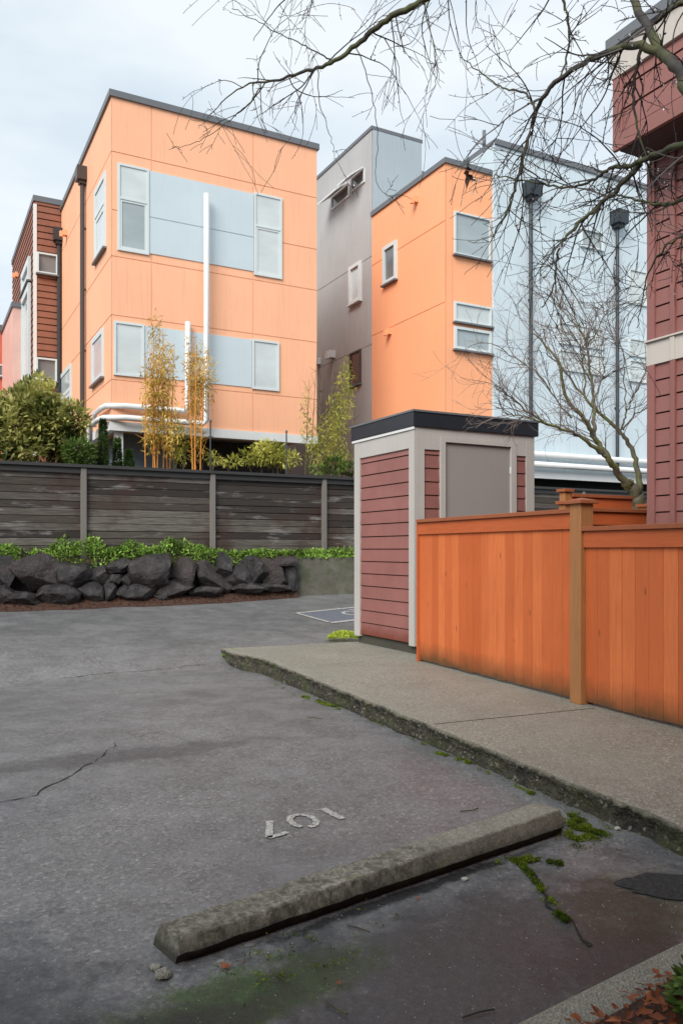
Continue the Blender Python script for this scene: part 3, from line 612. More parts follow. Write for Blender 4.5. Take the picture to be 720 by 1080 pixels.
for _ in range(5200):
    i = random.randrange(len(rows)); k = random.random() ** .8 * 4; r = rows[i]; j = min(3, int(k)); p = r[j].lerp(r[j + 1], k - j) + U * random.uniform(-.08, .08) + UP * .006
    if random.random() < .12: p -= V * random.uniform(0, .12)
    ch.leaf(p, Vector((random.gauss(0, 1), random.gauss(0, 1), random.gauss(0, .25))), (UP + rnd() * .5).normalized(), random.uniform(.02, .06), random.uniform(.01, .03), random.random() ** 1.3)
tag(ch.build('mulch_chips', M['chips']), 'brown bark chips and dead leaves strewn along the rock wall foot', 'mulch', kind='stuff')

# ------------------------------------------------------------------ plants
def cloud(mb, blobs, n, L, Wd, tone=(0, 1), outward=.7, droop=0, shell=.55):
    vol = [b[1] * b[2] * b[3] for b in blobs]; tot = sum(vol)
    for (c, rx, ry, rz), v in zip(blobs, vol):
        c = Vector(c)
        for _ in range(int(n * v / tot)):
            d = rnd(); r = shell + (1 - shell) * random.random() ** .6; r *= 1 + .18 * noise.noise(d * 2.5 + c)
            p = c + U * d.x * rx * r + V * d.y * ry * r + UP * d.z * rz * r
            dd = (d * outward + rnd() * (1 - outward * .5) - UP * droop)
            s = random.uniform(.6, 1.25); cl = tone[0] + (tone[1] - tone[0]) * min(1, max(0, .5 + .9 * noise.noise(p * 3.2) + random.gauss(0, .22)))
            mb.leaf(p, dd, (UP + rnd() * .7).normalized(), L * s, Wd * s, cl)
def at(px, py, o):
    pl = front(o); return pl.p(pl.a(px), 0, pl.z(px, py))
def bush(name, label, cat, o, blobs, n, L, Wd, m, stems=3, **k):
    bl_ = []
    for px, py, rp, rq in blobs:
        p = at(px, py, o + random.uniform(-.15, .25)); kk = p.y / F; bl_.append((p, rp * kk, rp * kk * .8, rq * kk))
    b = bl_[0][0]; e = empty(name, (b.x, b.y, 1.4), label, cat)
    s = MB()
    for i in range(stems * len(bl_) // 2 + 2):
        t_ = random.choice(bl_)[0] + rnd() * .2; b0 = Vector((b.x, b.y, 1.38)) + U * random.uniform(-.15, .15); s.tube([b0, b0.lerp(t_, .5) + rnd() * .1, t_], [.03, .02, .008], 5)
    s.build('stem', M['stem'], e)
    f = MB(); cloud(f, bl_, n, L, Wd, **k); f.build('foliage', M[m], e); return e
bush('shrub', 'large variegated yellow-green shrub over the dark fence at the left', 'shrub', 16.0,
     [(28, 440, 30, 34), (55, 450, 30, 30), (8, 452, 22, 30), (78, 445, 16, 22), (40, 415, 20, 18), (70, 472, 24, 20), (20, 475, 26, 16), (-20, 445, 30, 34)], 9500, .15, .06, 'shrub_leaf', shell=.35)
bush('low_shrub', 'low dark green leafy shrub under the big variegated one by the white pipe', 'shrub', 15.7, [(84, 478, 17, 14), (98, 484, 12, 9)], 900, .11, .045, 'bush_leaf', tone=(.0, .7))
def conifer(px, ytop, wpx_, o, label):
    p = at(px, 500, o); kk = p.y / F; zt_ = at(px, ytop, o).z; e = empty('conifer', (p.x, p.y, 1.4), label, 'conifer')
    t_ = MB(); t_.tube([(p.x, p.y, 1.38), (p.x, p.y, zt_ - .1)], [.04, .01], 6); t_.build('trunk', M['stem'], e)
    f = MB(); H = zt_ - 1.45; rr = wpx_ * kk / 2
    for _ in range(3800):
        h = random.random() ** 1.25; th = random.uniform(0, 6.283); rad = rr * (1 - h) ** .75 * (.5 + .5 * random.random()) * (1 + .25 * noise.noise(Vector((th * 1.3, h * 9, px))))
        q = Vector((p.x + rad * math.cos(th), p.y + rad * math.sin(th), 1.5 + H * h)); d = Vector((math.cos(th), math.sin(th), random.uniform(.1, 1.2)))
        f.leaf(q, d, rnd(), .09, .022, min(1, max(0, .35 + .8 * noise.noise(q * 6) + random.gauss(0, .2))))
    f.build('foliage', M['conifer'], e)
conifer(109, 446, 20, 15.8, 'taller narrow dark conifer below the peach corner'); conifer(124, 466, 18, 15.8, 'middle small dark conifer beside the taller one'); conifer(136, 478, 26, 15.7, 'lowest rounded conifer left of the golden bamboo')
def bamboo(label, o, culms, blobs, n, m, cm, L=.12, Wd=.022, rc=.016):
    p0 = at(culms[0][0], 480, o); e = empty('bamboo', (p0.x, p0.y, 1.4), label, 'bamboo')
    for (x0, x1, yt) in culms:
        oo = o + random.uniform(-.2, .3); a, b = at(x0, 490, oo), at(x1, yt, oo); a = Vector((a.x, a.y, 1.38))
        mid = a.lerp(b, .5) + rnd() * .04; s = MB(); s.tube([a, a.lerp(mid, .5), mid, mid.lerp(b, .5), b], [rc, rc, rc * .85, rc * .6, .004], 6)
        for k in range(3, 14):
            q = a.lerp(b, k / 14)
            if k > 6:
                for _ in range(2): s.tube([q, q + rnd() * .22 + UP * .15], [.005, .002], 3)
        s.build('culm', M[cm], e)
    f = MB(); bl_ = []
    for px, py, rp, rq in blobs:
        p = at(px, py, o + random.uniform(-.2, .3)); kk = p.y / F; bl_.append((p, rp * kk, rp * kk, rq * kk))
    cloud(f, bl_, n, L, Wd, outward=.3, droop=.35, shell=.1); f.build('foliage', M[m], e)
bamboo('left clump of golden bamboo with orange canes in front of the peach house', 15.9, [(155, 154, 375), (160, 162, 340), (163.5, 168, 352), (171, 172, 345), (175, 184, 362), (178, 178, 380), (166, 158, 365)],
       [(163, 420, 15, 55), (172, 395, 16, 40), (180, 450, 14, 35), (160, 460, 10, 25), (163, 350, 8, 22)], 3400, 'bamboo_gold', 'culm')
bamboo('right clump of golden bamboo with orange canes beside the long white pipe', 15.9, [(203, 204, 350), (207, 207, 360), (210, 216, 375), (205, 198, 372)],
       [(204, 420, 11, 60), (212, 400, 16, 40), (208, 465, 9, 25), (200, 370, 6, 22)], 2100, 'bamboo_gold', 'culm')
bamboo('tall thin-leaved green bamboo arching at the right end of the peach house', 15.9, [(319, 326, 400), (322, 335, 360), (329, 340, 385), (338, 352, 380), (350, 365, 390), (343, 335, 400), (356, 376, 420)],
       [(362, 420, 14, 30), (352, 450, 16, 30), (365, 395, 9, 20), (335, 470, 14, 26), (322, 440, 7, 40), (356, 480, 16, 16)], 2600, 'bamboo_green', 'culm2', rc=.012)
bush('shrub', 'open yellow-green shrub over the fence below the white fascia', 'shrub', 15.75, [(283, 478, 20, 13), (265, 482, 14, 8), (300, 484, 18, 9), (245, 487, 14, 5)], 1500, .11, .035, 'bamboo_green', shell=.1)
bush('low_shrub', 'bright green low shrub over the fence left of the shed roof', 'shrub', 15.6, [(352, 491, 14, 9), (370, 494, 14, 7), (335, 495, 10, 5)], 1300, .08, .035, 'bush_leaf')
bush('shrub', 'small gold-tinged shrub between the two golden bamboo clumps', 'shrub', 15.75, [(190, 470, 9, 22), (225, 484, 8, 8)], 700, .09, .03, 'bamboo_green', shell=.1)
for x, yt, lb in ((222, 445, 'thin black garden stake standing by the second pale fence post'), (302, 456, 'thin black garden stake over the fence near the fascia end')):
    a = at(x, yt, 15.4); s = MB(); s.tube([(a.x, a.y, 1.38), (a.x, a.y, a.z)], .016, 6); s.tube([(a.x, a.y, a.z), (a.x, a.y, a.z + .05)], [.035, .012], 6)
    s.box(Vector((a.x - .05, a.y - .01, a.z - .32)), (.1, 0, 0), (0, .02, 0), (0, 0, .04)); tag(s.build('garden_stake', M['black']), lb, 'garden stake', 'black garden stakes')
# ground cover on the terrace
gc = MB(); gl = front(15.0)
for _ in range(10500):
    px = random.uniform(-60, 480); dens = .5 + .9 * noise.noise(Vector((px * .045, 1.7, 0)))
    for c_, w_, h_ in ((67, 17, .5), (100, 14, .45), (138, 18, .35), (180, 16, .35), (20, 16, .2), (205, 22, .25), (160, 8, .3)):
        pass
    f = random.random(); o_ = 14.82 + .36 * f; p = front(o_); a = p.a(px); 
    hump = .05 + max(0, dens) * .10
    for c_, w_, h_ in ((67, 17, .26), (100, 14, .26), (138, 18, .2), (180, 16, .2), (12, 16, .1), (205, 22, .12)): hump += h_ * math.exp(-((px - c_) / w_) ** 2)
    if px > 225: hump = .10 + max(0, dens) * .06
    elif dens < .45 and hump < .14 and random.random() < .88: continue
    base_z = 1.0 + (.3 if o_ > 14.95 else .3 * (o_ - 14.82) / .13) ; zz = base_z + hump * random.random() ** .7 + (.0)
    if px > 312: zz = max(zz, 1.28)
    q = p.p(a, 0, zz); gc.leaf(q, rnd() + UP * .4, (UP + rnd() * .6).normalized(), random.uniform(.025, .1), random.uniform(.014, .045), min(1, max(0, .5 + noise.noise(q * 4) * .7 + random.gauss(0, .22))))
tag(gc.build('ground_cover', M['ground_leaf']), 'bright green ground cover between the boulders and the dark fence', 'ground cover', kind='stuff')

# ------------------------------------------------------------------ parking marks
def stroke(mb, pts, wd, z=.005):
    for a, b in zip(pts, pts[1:]):
        d = (b - a); d.z = 0; d.normalize(); s = Vector((-d.y, d.x, 0)) * wd / 2
        n = 8; L_ = [a.lerp(b, i / n) for i in range(n + 1)]
        vs = []
        for i, p in enumerate(L_):
            j1 = 1 + .25 * noise.noise(p * 40); j2 = 1 + .25 * noise.noise(p * 40 + Vector((9, 0, 0)))
            for q, j in ((p + s * j1, 1), (p - s * j2, 1)): vs.append(Vector((q.x, q.y, gz(q.x, q.y) + z)))
        mb.add(vs, [(2 * i + 1, 2 * i + 3, 2 * i + 2, 2 * i) for i in range(n)])
nm = MB(); stroke(nm, [G(284, 866), G(283, 885)], .03)
tag(nm.build('pavement_marking', M['paint']), 'faded white digit seven of the upside-down stall number 107 on the asphalt', 'painted number', None) if 0 else None
nm = MB(); stroke(nm, [G(284.5, 866.5), G(283.5, 884)], .037); stroke(nm, [G(283, 884.5), G(303, 878.5)], .037)
cx, cy = 319.5, 866.5; ring = [G(cx + 14.5 * math.cos(t) + 1.5 * math.sin(t), cy + 6.6 * math.sin(t) + .9 * math.cos(t)) for t in [R(100 + i * 33) for i in range(11)]]
stroke(nm, ring, .036); stroke(nm, [G(340, 853.5), G(361, 864.5)], .042)
tag(nm.build('stall_number', M['paint']), 'worn white stall number 107 painted on the asphalt, seen upside down', 'painted number')
bp = MB(); c4 = [G(312, 647), G(375, 636), G(400, 648), G(349, 657.5)]
bp_o = empty('parking_marking', (c4[0].x, c4[0].y, c4[0].z), 'faded blue accessible-parking square with white border left of the shed', 'painted marking')
c4 = [G(316, 647.2), Vector(G(316, 647.2)) + (G(349, 657) - G(316, 647.2)) * 1.0, None, None]
e1 = G(349, 657.2) - G(312, 647); e2 = Vector((e1.y, -e1.x, 0)); e2 = -e2 if e2.y < 0 else e2
O4 = G(312, 647); e2 = Vector((G(372, 641) - O4)); 
def quad(mb, O, a, b, f0, f1, g0, g1, dz):
    n = 6; vs = []
    for i in range(n + 1):
        for j in range(n + 1):
            p = O + a * (f0 + (f1 - f0) * i / n) + b * (g0 + (g1 - g0) * j / n); vs.append(Vector((p.x, p.y, gz(p.x, p.y) + dz)))
    fs = [(i * (n + 1) + j, i * (n + 1) + j + 1, (i + 1) * (n + 1) + j + 1, (i + 1) * (n + 1) + j) for i in range(n) for j in range(n)]
    if a.cross(b).z < 0: fs = [f[::-1] for f in fs]
    elif a.cross(b).z > 0: fs = [f[::-1] for f in fs][::1]; fs = [f[::-1] for f in fs]
    mb.add(vs, fs)
quad(bp, O4, e1, e2, .06, .97, .03, 1.2, .005); bp.build('blue_field', M['bluepaint'], bp_o)
wb = MB(); quad(wb, O4, e1, e2, -.03, .05, 0, 1.25, .009); quad(wb, O4, e1, e2, .95, 1.05, 0, 1.25, .009); quad(wb, O4, e1, e2, .06, .94, -.02, .03, .009); wb.build('border', M['paint'], bp_o)
wc = MB(); ctr = O4 + e1 * .5 + e2 * .72; k_ = e1.length * .2
rg = [ctr + Vector((math.cos(t), math.sin(t), 0)) * k_ for t in [R(30 + i * 28) for i in range(11)]]; stroke(wc, rg, .07, .01)
stroke(wc, [ctr + Vector((.0, k_ * .2, 0)), ctr + Vector((.1, k_ * 1.5, 0)), ctr + Vector((-.1, k_ * 1.9, 0))], .08, .01); wc.build('wheelchair_symbol', M['paint'], bp_o)

# cracks, patch, moss
def crack(pts, wd, label=None):
    m_ = MB(); P = [G(*p) for p in pts]; out_ = []
    for a, b in zip(P, P[1:]):
        n = max(3, int((b - a).length / .05))
        for i in range(n):
            q = a.lerp(b, i / n); q = q + Vector((noise.noise(q * 7), noise.noise(q * 7 + Vector((5, 5, 5))), 0)) * .045; out_.append(q)
    vs = []
    for i, q in enumerate(out_):
        d = out_[min(i + 1, len(out_) - 1)] - out_[max(0, i - 1)]; s = Vector((-d.y, d.x, 0)).normalized() * wd * (.25 + abs(noise.noise(q * 11)) * 2) * .5
        for r in (q + s, q - s): vs.append(Vector((r.x, r.y, gz(r.x, r.y) + .004)))
    m_.add(vs, [(2 * i + 1, 2 * i + 3, 2 * i + 2, 2 * i) for i in range(len(out_) - 1)])
    tag(m_.build('pavement_crack', M['crack']), kind='structure')
crack([(-5, 848), (20, 843), (40, 838), (58, 827), (75, 818), (100, 803)], .016); crack([(0, 727), (55, 717), (100, 711), (150, 708), (225, 700)], .009); crack([(100, 803), (125, 782), (180, 770)], .006)
crack([(545, 908), (560, 925), (578, 950), (600, 975), (630, 1005)], .022)
def patch(cpx, cpy, rx, ry, ang, seed):
    c = G(cpx, cpy); m_ = MB(); n = 40; vs = [Vector((c.x, c.y, c.z + .006))]
    for i in range(n):
        t_ = 2 * math.pi * i / n; r = 1 + .3 * noise.noise(Vector((math.cos(t_) * 1.6, math.sin(t_) * 1.6, seed))) + .12 * noise.noise(Vector((math.cos(t_) * 6, math.sin(t_) * 6, seed)))
        x, y = rx * r * math.cos(t_), ry * r * math.sin(t_); p = Vector((c.x + x * math.cos(ang) - y * math.sin(ang), c.y + x * math.sin(ang) + y * math.cos(ang), 0)); p.z = gz(p.x, p.y) + .004; vs.append(p)
    m_.add(vs, [(0, 1 + i, 1 + (i + 1) % n) for i in range(n)]); tag(m_.build('asphalt_patch', M['patch']), kind='structure')
patch(735, 938, .32, .13, R(-10), 2)
mo = MB()
def mosspatch(pts, rad, n):
    P = [G(*p) for p in pts]
    for _ in range(n):
        i = random.randrange(len(P)); j = min(i + 1, len(P) - 1); q = P[i].lerp(P[j], random.random()); r = abs(random.gauss(0, 1)) * rad; th = random.uniform(0, 6.283)
        q = q + Vector((math.cos(th) * r, math.sin(th) * r, 0))
        if noise.noise(q * 14) < -.05 + .25 * (n < 700): continue
        if (q.x * N_.x + q.y * N_.y) > NK - .01: continue
        mo.leaf(Vector((q.x, q.y, gz(q.x, q.y) + .002 + random.random() * .012)), rnd() + UP * .7, rnd(), random.uniform(.006, .014), random.uniform(.005, .01), min(1, max(0, .5 + noise.noise(q * 9) + random.gauss(0, .2))))
mosspatch([(600, 862), (612, 872), (622, 880)], .055, 7000); mosspatch([(604, 880), (608, 890)], .04, 1500)
mosspatch([(545, 908), (560, 925), (578, 950), (585, 962), (600, 975)], .012, 3500); mosspatch([(520, 915), (535, 910), (556, 908)], .018, 2200); mosspatch([(560, 908), (590, 912)], .014, 700)
mosspatch([(255, 1012), (330, 992), (400, 970)], .07, 500); mosspatch([(240, 1040), (330, 1020)], .12, 600); mosspatch([(310, 733), (330, 738), (345, 744), (360, 748)], .03, 3500); mosspatch([(390, 760), (405, 765)], .02, 500); mosspatch([(460, 795), (480, 800), (492, 805)], .02, 1500); mosspatch([(290, 722), (305, 730)], .015, 400)
mosspatch([(430, 778), (450, 788)], .012, 400); mosspatch([(505, 812), (560, 838)], .01, 700)
tag(mo.build('moss', M['moss']), 'bright yellow-green moss along the kerb foot, wheel stop end and crack', 'moss', kind='stuff')

# ------------------------------------------------------------------ wheel stop
A = Vector((-.555, 2.74, 0)); B = Vector((1.125, 4.02, 0)); d = (B - A); Lw = d.length; d.normalize(); s = Vector((-d.y, d.x, 0))
ws = MB(); nseg = 70; rows = []
for i in range(nseg + 1):
    f = i / nseg; P = A + d * (Lw * f); h = .086 + .036 * f
    prof = [(.035, -.02), (.022, .028), (.004, .042), (.026, h - .006), (.032, h), (.172, h), (.18, h - .007), (.205, .03), (.21, -.02)]
    r = []
    for (x, z) in prof:
        q = P + s * x + UP * z; e = min(f, 1 - f) * nseg; er = .007 if f < .4 else .0025
        q = q + Vector((noise.noise(q * 16), noise.noise(q * 16 + Vector((7, 0, 0))), noise.noise(q * 20 + Vector((0, 7, 0))))) * er
        if e < 1: q = q + (d if f < .5 else -d) * (.012 if z > .05 else 0)
        if f < .25: q.z -= max(0, noise.noise(q * 8)) * .013 * (z > .08)
        r.append(q)
    rows.append(r)
k = len(prof)
ws.add([p for r in rows for p in r], [(i * k + j, i * k + j + 1, (i + 1) * k + j + 1, (i + 1) * k + j) for i in range(nseg) for j in range(k - 1)] + [tuple(range(k))[::-1], tuple(nseg * k + j for j in range(k))])
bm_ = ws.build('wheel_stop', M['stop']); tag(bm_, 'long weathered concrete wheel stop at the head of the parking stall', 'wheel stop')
me = bm_.data; bmm = bmesh.new(); bmm.from_mesh(me); bmesh.ops.recalc_face_normals(bmm, faces=bmm.faces); bmm.to_mesh(me); bmm.free()

# ------------------------------------------------------------------ shed
C = Vector((.909, 9.97, 0)); sf = Plane(C, U, -V); sb = Plane(C, V, -U)
WS = sf.a(562); DS = sb.a(375); ztop = sf.z(438, 450); zb0 = .25
sh = empty('storage_shed', (C + U * WS / 2 + V * DS / 2) + UP * SZ, 'tall maroon lap-sided shed with grey trim, taupe door and flat black roof', 'shed')
q = MB(); q.box(C + U * .03 + V * .03 + UP * (SZ + .002), U * (WS - .06), V * (DS - .06), UP * (zb0 - SZ - .004)); q.build('base_slab', M['slabbase'], sh)
q = MB(); q.box(C + U * .045 + V * .045 + UP * zb0, U * (WS - .09), V * (DS - .09), UP * (ztop - zb0)); q.build('body', M['dark'], sh)
aL = sb.a(380.5); aR = sb.a(432.5); zs0 = zb0 + .0; zs1 = sb.z(432.5, 473)
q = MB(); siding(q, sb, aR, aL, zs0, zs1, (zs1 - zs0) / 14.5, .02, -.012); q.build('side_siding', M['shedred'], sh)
tr = MB(); tr.pbox(sb, -.025, aR, -.045, .025, zs0 - .02, ztop); tr.pbox(sb, aL, DS, -.045, .025, zs0 - .02, ztop); tr.pbox(sb, aR, aL, -.02, .022, zs1, ztop)
tr.build('corner_trim', M['trimgrey'], sh, bevel=.003)
a1, a2, a3, a4, a5, a6 = [sf.a(x) for x in (446.5, 463, 468.5, 537.5, 543, 553.5)]
zst = sf.z(447, 474); zdt = sf.z(468, 467)
tr = MB(); tr.pbox(sf, .0, a1, -.045, .022, zs0 - .02, ztop); tr.pbox(sf, a6, WS, -.045, .022, zs0 - .02, ztop); tr.pbox(sf, a1, a2, -.02, .02, zst, ztop); tr.pbox(sf, a5, a6, -.02, .02, zst, ztop); tr.pbox(sf, a2, a5, -.02, .019, zdt + .07, ztop)
tr.build('front_trim', M['trimgrey'], sh, bevel=.003)
for x0, x1 in ((a1, a2), (a5, a6)):
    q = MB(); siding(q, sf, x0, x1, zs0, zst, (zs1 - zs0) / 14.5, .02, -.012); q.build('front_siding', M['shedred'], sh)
q = MB(); q.pbox(sf, a2, a3, -.02, .03, zs0, zdt + .069); q.pbox(sf, a4, a5, -.02, .03, zs0, zdt + .069); q.pbox(sf, a3, a4, -.02, .03, zdt + .006, zdt + .069); q.build('door_frame', M['trimgrey'], sh, bevel=.003)
q = MB(); q.pbox(sf, a3 + .006, a4 - .006, -.045, -.006, zs0, zdt); dr = q.build('door', M['doorgrey'], sh)
for zz in (zdt - .35, zdt - 1.1, zs0 + .3):
    q = MB(); c_ = sf.p(a4 - .004, .012, zz); q.tube([c_, c_ + UP * .09], .011, 8); q.build('hinge', M['white'], dr)
q = MB(); c_ = sf.p(a3 + .07, .03, 1.15); q.tube([c_ - sf.N * .03, c_ + sf.N * .02], .02, 10); q.tube([c_ + sf.N * .02, c_ + sf.N * .03, c_ + sf.N * .03 + U * .1], .009, 6); q.build('handle', M['black'], dr)
zr = sf.z(438, 433); ov = .05
q = MB(); q.box(C - U * ov - V * ov + UP * ztop, U * (WS + 2 * ov), V * (DS + 2 * ov), UP * (zr - ztop)); q.build('roof', M['roofblack'], sh, bevel=.006)
q = MB(); q.box(C - U * (ov + .012) - V * (ov + .012) + UP * (zr - .018), U * (WS + 2 * ov + .024), V * (DS + 2 * ov + .024), UP * .024); q.build('roof_edge', M['coping'], sh)
q = MB(); q.pbox(sb, -.04, DS + .04, .026, .04, ztop - .035, ztop - .003); q.build('drip_edge', M['offwhite'], sh)

# ------------------------------------------------------------------ cedar fence
cf = Plane(N_ * 4.566, -W_, -N_)       # a grows towards the camera
f0, f1, f2 = cf.a(441), cf.a(605), cf.a(617)
ce = empty('cedar_fence', cf.p(f1, 0, SZ), 'orange-stained cedar board fence with a capped post along the sidewalk', 'fence')
def cedar_section(parent, pl, a0, a1, z0, z1, wb=.142):
    q = MB(); a = a0
    while a < a1 - .02:
        b = min(a + wb, a1); q.pbox(pl, a, b - .003, -.02 + random.uniform(-.0015, .0015), 0 + random.uniform(-.001, .001), z0 + random.uniform(0, .012), z1 - .03, random.random()); a = b
    q.build('board_panel', M['cedar'], parent, bevel=.002)
    q = MB(); q.pbox(pl, a0, a1, .004, .024, z1 - .165, z1 - .03, .6); q.build('trim_board', M['cedarrail'], parent, bevel=.003)
    q = MB(); q.pbox(pl, a0, a1, -.06, .05, z1 - .028, z1 + .01, .2); q.build('cap_rail', M['cedardark'], parent, bevel=.004)
    q = MB(); q.pbox(pl, a0, a1, -.06, -.022, z0 + .12, z0 + .21, .4); q.build('back_rail', M['cedarrail'], parent)
zF1 = cf.z(441, 549); zF2 = cf.z(720, 553)
cedar_section(ce, cf, f0 + .03, f1, SZ + .02, zF1)
q = MB(); q.pbox(cf, f0 - .005, f0 + .029, -.06, .026, SZ + .0, zF1 + .008, .3); q.build('end_trim', M['cedarrail'], ce, bevel=.003)
q = MB(); q.pbox(cf, f1 + .002, f2 - .002, -.085, .05, SZ, cf.z(606, 532), .7); po = q.build('post', M['cedarpost'], ce, bevel=.005)
pw = f2 - f1; zc = cf.z(606, 532); q = MB(); q.pbox(cf, f1 - .03, f2 + .03, -.115, .08, zc + .001, zc + .03, .5)
P = [cf.p(f1 - .02, .07, zc + .031), cf.p(f2 + .02, .07, zc + .031), cf.p(f2 + .02, -.105, zc + .031), cf.p(f1 - .02, -.105, zc + .031), cf.p((f1 + f2) / 2, -.017, zc + .055)]
q.add(P, [(0, 1, 4), (1, 2, 4), (2, 3, 4), (3, 0, 4)], .4); q.build('post_cap', M['cedardark'], po, bevel=.003)
aE = cf.a(2200); aE = f2 + 3.2
cedar_section(ce, cf, f2, aE, SZ + .02, zF2)
q = MB(); q.pbox(cf, aE + .002, aE + .14, -.085, .05, SZ, zF2 + .15, .7); q.build('post', M['cedarpost'], ce, bevel=.005)
# fence returning to the house behind
PA = Vector(((597 - CX) / F * 8.15, 8.15, 0)); rf = Plane(PA, U, -V)
ce2 = empty('cedar_fence', PA + UP * SZ, 'short cedar fence return between shed and maroon house, seen over the front fence', 'fence')
zA = rf.z(628, 537); aB = rf.a(683)
cedar_section(ce2, rf, .07, aB - .07, SZ + .1, zA)
def cpost(parent, pl, a, wdt, zt_, zcap2=None):
    q = MB(); q.pbox(pl, a - wdt / 2, a + wdt / 2, -wdt / 2 - .02, wdt / 2 - .02, SZ, zt_, .7); p_ = q.build('post', M['cedarpost'], parent, bevel=.004)
    q = MB(); q.pbox(pl, a - wdt / 2 - .025, a + wdt / 2 + .025, -wdt / 2 - .045, wdt / 2 + .005, zt_ + .001, zt_ + .035, .3)
    q.build('post_cap', M['cedardark'], p_, bevel=.003)
cpost(ce2, rf, .0, .09, rf.z(597, 532)); cpost(ce2, rf, aB, .12, rf.z(683, 535))
PA3 = Vector(((597 - CX) / F * 8.9, 8.9, 0)); rf3 = Plane(PA3, U, -V)
ce3 = empty('cedar_fence', PA3 + UP * SZ, 'farther taller piece of cedar fence and post just left of the bare tree', 'fence')
cedar_section(ce3, rf3, .05, 1.0, SZ + .1, rf3.z(610, 522)); cpost(ce3, rf3, 0, .09, rf3.z(597, 519))

# ------------------------------------------------------------------ maroon house on the right
HC = Vector(((685 - CX) / F * 7.6, 7.6, 0)); hl = Plane(HC, -V, -U)       # side wall, a grows towards camera
zb1_, zb2_ = hl.z(685, 385), hl.z(685, 362)
mh = empty('house', HC + U * 2 - V * 2 + UP * SZ, 'maroon lap-sided house with cream band and overhanging bay at the right edge', 'house')
BO = .46; HE = 6.0; zbay = hl.p(0, BO, 0); zbay = EYE + (HY - 160.5) / F * hl.p(0, BO, 0).y
ztb = EYE + (HY - 85) / F * hl.p(0, BO, 0).y
q = MB(); q.box(HC + U * .045 + V * -.02 + UP * SZ, U * 6, -V * HE, UP * (ztb + .27 - SZ)); q.build('body', M['dark'], mh)
q = MB(); q.box(HC + U * .046 + UP * SZ - V * .019, U * 5.9, V * .02, UP * (ztb + .26 - SZ)); q.build('end_wall', M['maroon'], mh)
rev = .155 
x1, x2 = hl.a(691), hl.a(708); x3 = hl.a(713)
q = MB(); siding(q, hl, x1, x2, zb1_ - rev * 13 - .012, zb1_ - .012, rev, .018, -.012); siding(q, hl, x3, HE, zb1_ - rev * 13 - .012, zb1_ - .012, rev, .018, -.012)
siding(q, hl, x1, x2, zb2_ + .01, zbay - .01, rev, .018, -.012); siding(q, hl, x3, HE, zb2_ + .01, zbay - .01, rev, .018, -.012); q.build('lap_siding', M['maroon'], mh)
q = MB(); q.pbox(hl, -.02, x1, -.045, .022, SZ, zb1_ - .01); q.pbox(hl, -.02, x1, -.045, .022, zb2_ + .01, zbay - .005); q.pbox(hl, x2, x3, -.045, .03, SZ, zb1_ - .01); q.pbox(hl, x2, x3, -.045, .03, zb2_ + .01, zbay - .005)
q.build('trim_board', M['maroon'], mh, bevel=.003)
q = MB(); q.pbox(hl, -.03, HE, -.044, .02, zb1_ - .01, zb2_); q.pbox(hl, -.035, HE, -.02, .045, zb2_, zb2_ + .018); q.pbox(hl, x2 - .0, x3 + .0, .02, .034, zb1_ - .012, zb2_ - .001); q.build('band', M['cream'], mh, bevel=.003)
bay = MB(); bay.box(HC - U * BO + U * .04 - V * .02 + UP * (zbay + .012), U * (BO + 3), -V * (HE - .02), UP * (ztb - zbay - .012)); by = bay.build('bay', M['maroon'], mh)
bpn = Plane(HC - U * BO, -V, -U)
q = MB(); siding(q, bpn, .1, HE, zbay + .14, ztb - .001, .2, .018, -.012); q.build('bay_siding', M['maroon'], by)
q = MB(); q.pbox(bpn, -.01, .1, -.02, .02, zbay, ztb); q.pbox(bpn, .1, HE, -.02, .022, zbay - .0, zbay + .138); q.build('bay_trim', M['maroon'], by, bevel=.003)
q = MB(); q.box(HC - U * (BO - .03) - V * .03 + UP * (zbay - .0), U * (BO + .1), -V * HE, UP * .01); q.build('soffit', M['soffit'], by)
q = MB(); q.pbox(bpn, -.02, HE, -.1, .03, ztb + .001, ztb + .27); q.build('bay_band', M['cream'], by, bevel=.003)
q = MB(); q.box(HC - U * (BO + .07) + V * .05 + UP * (ztb + .271), U * 7, -V * (HE + .3), UP * .1); q.build('roof', M['coping'], mh)

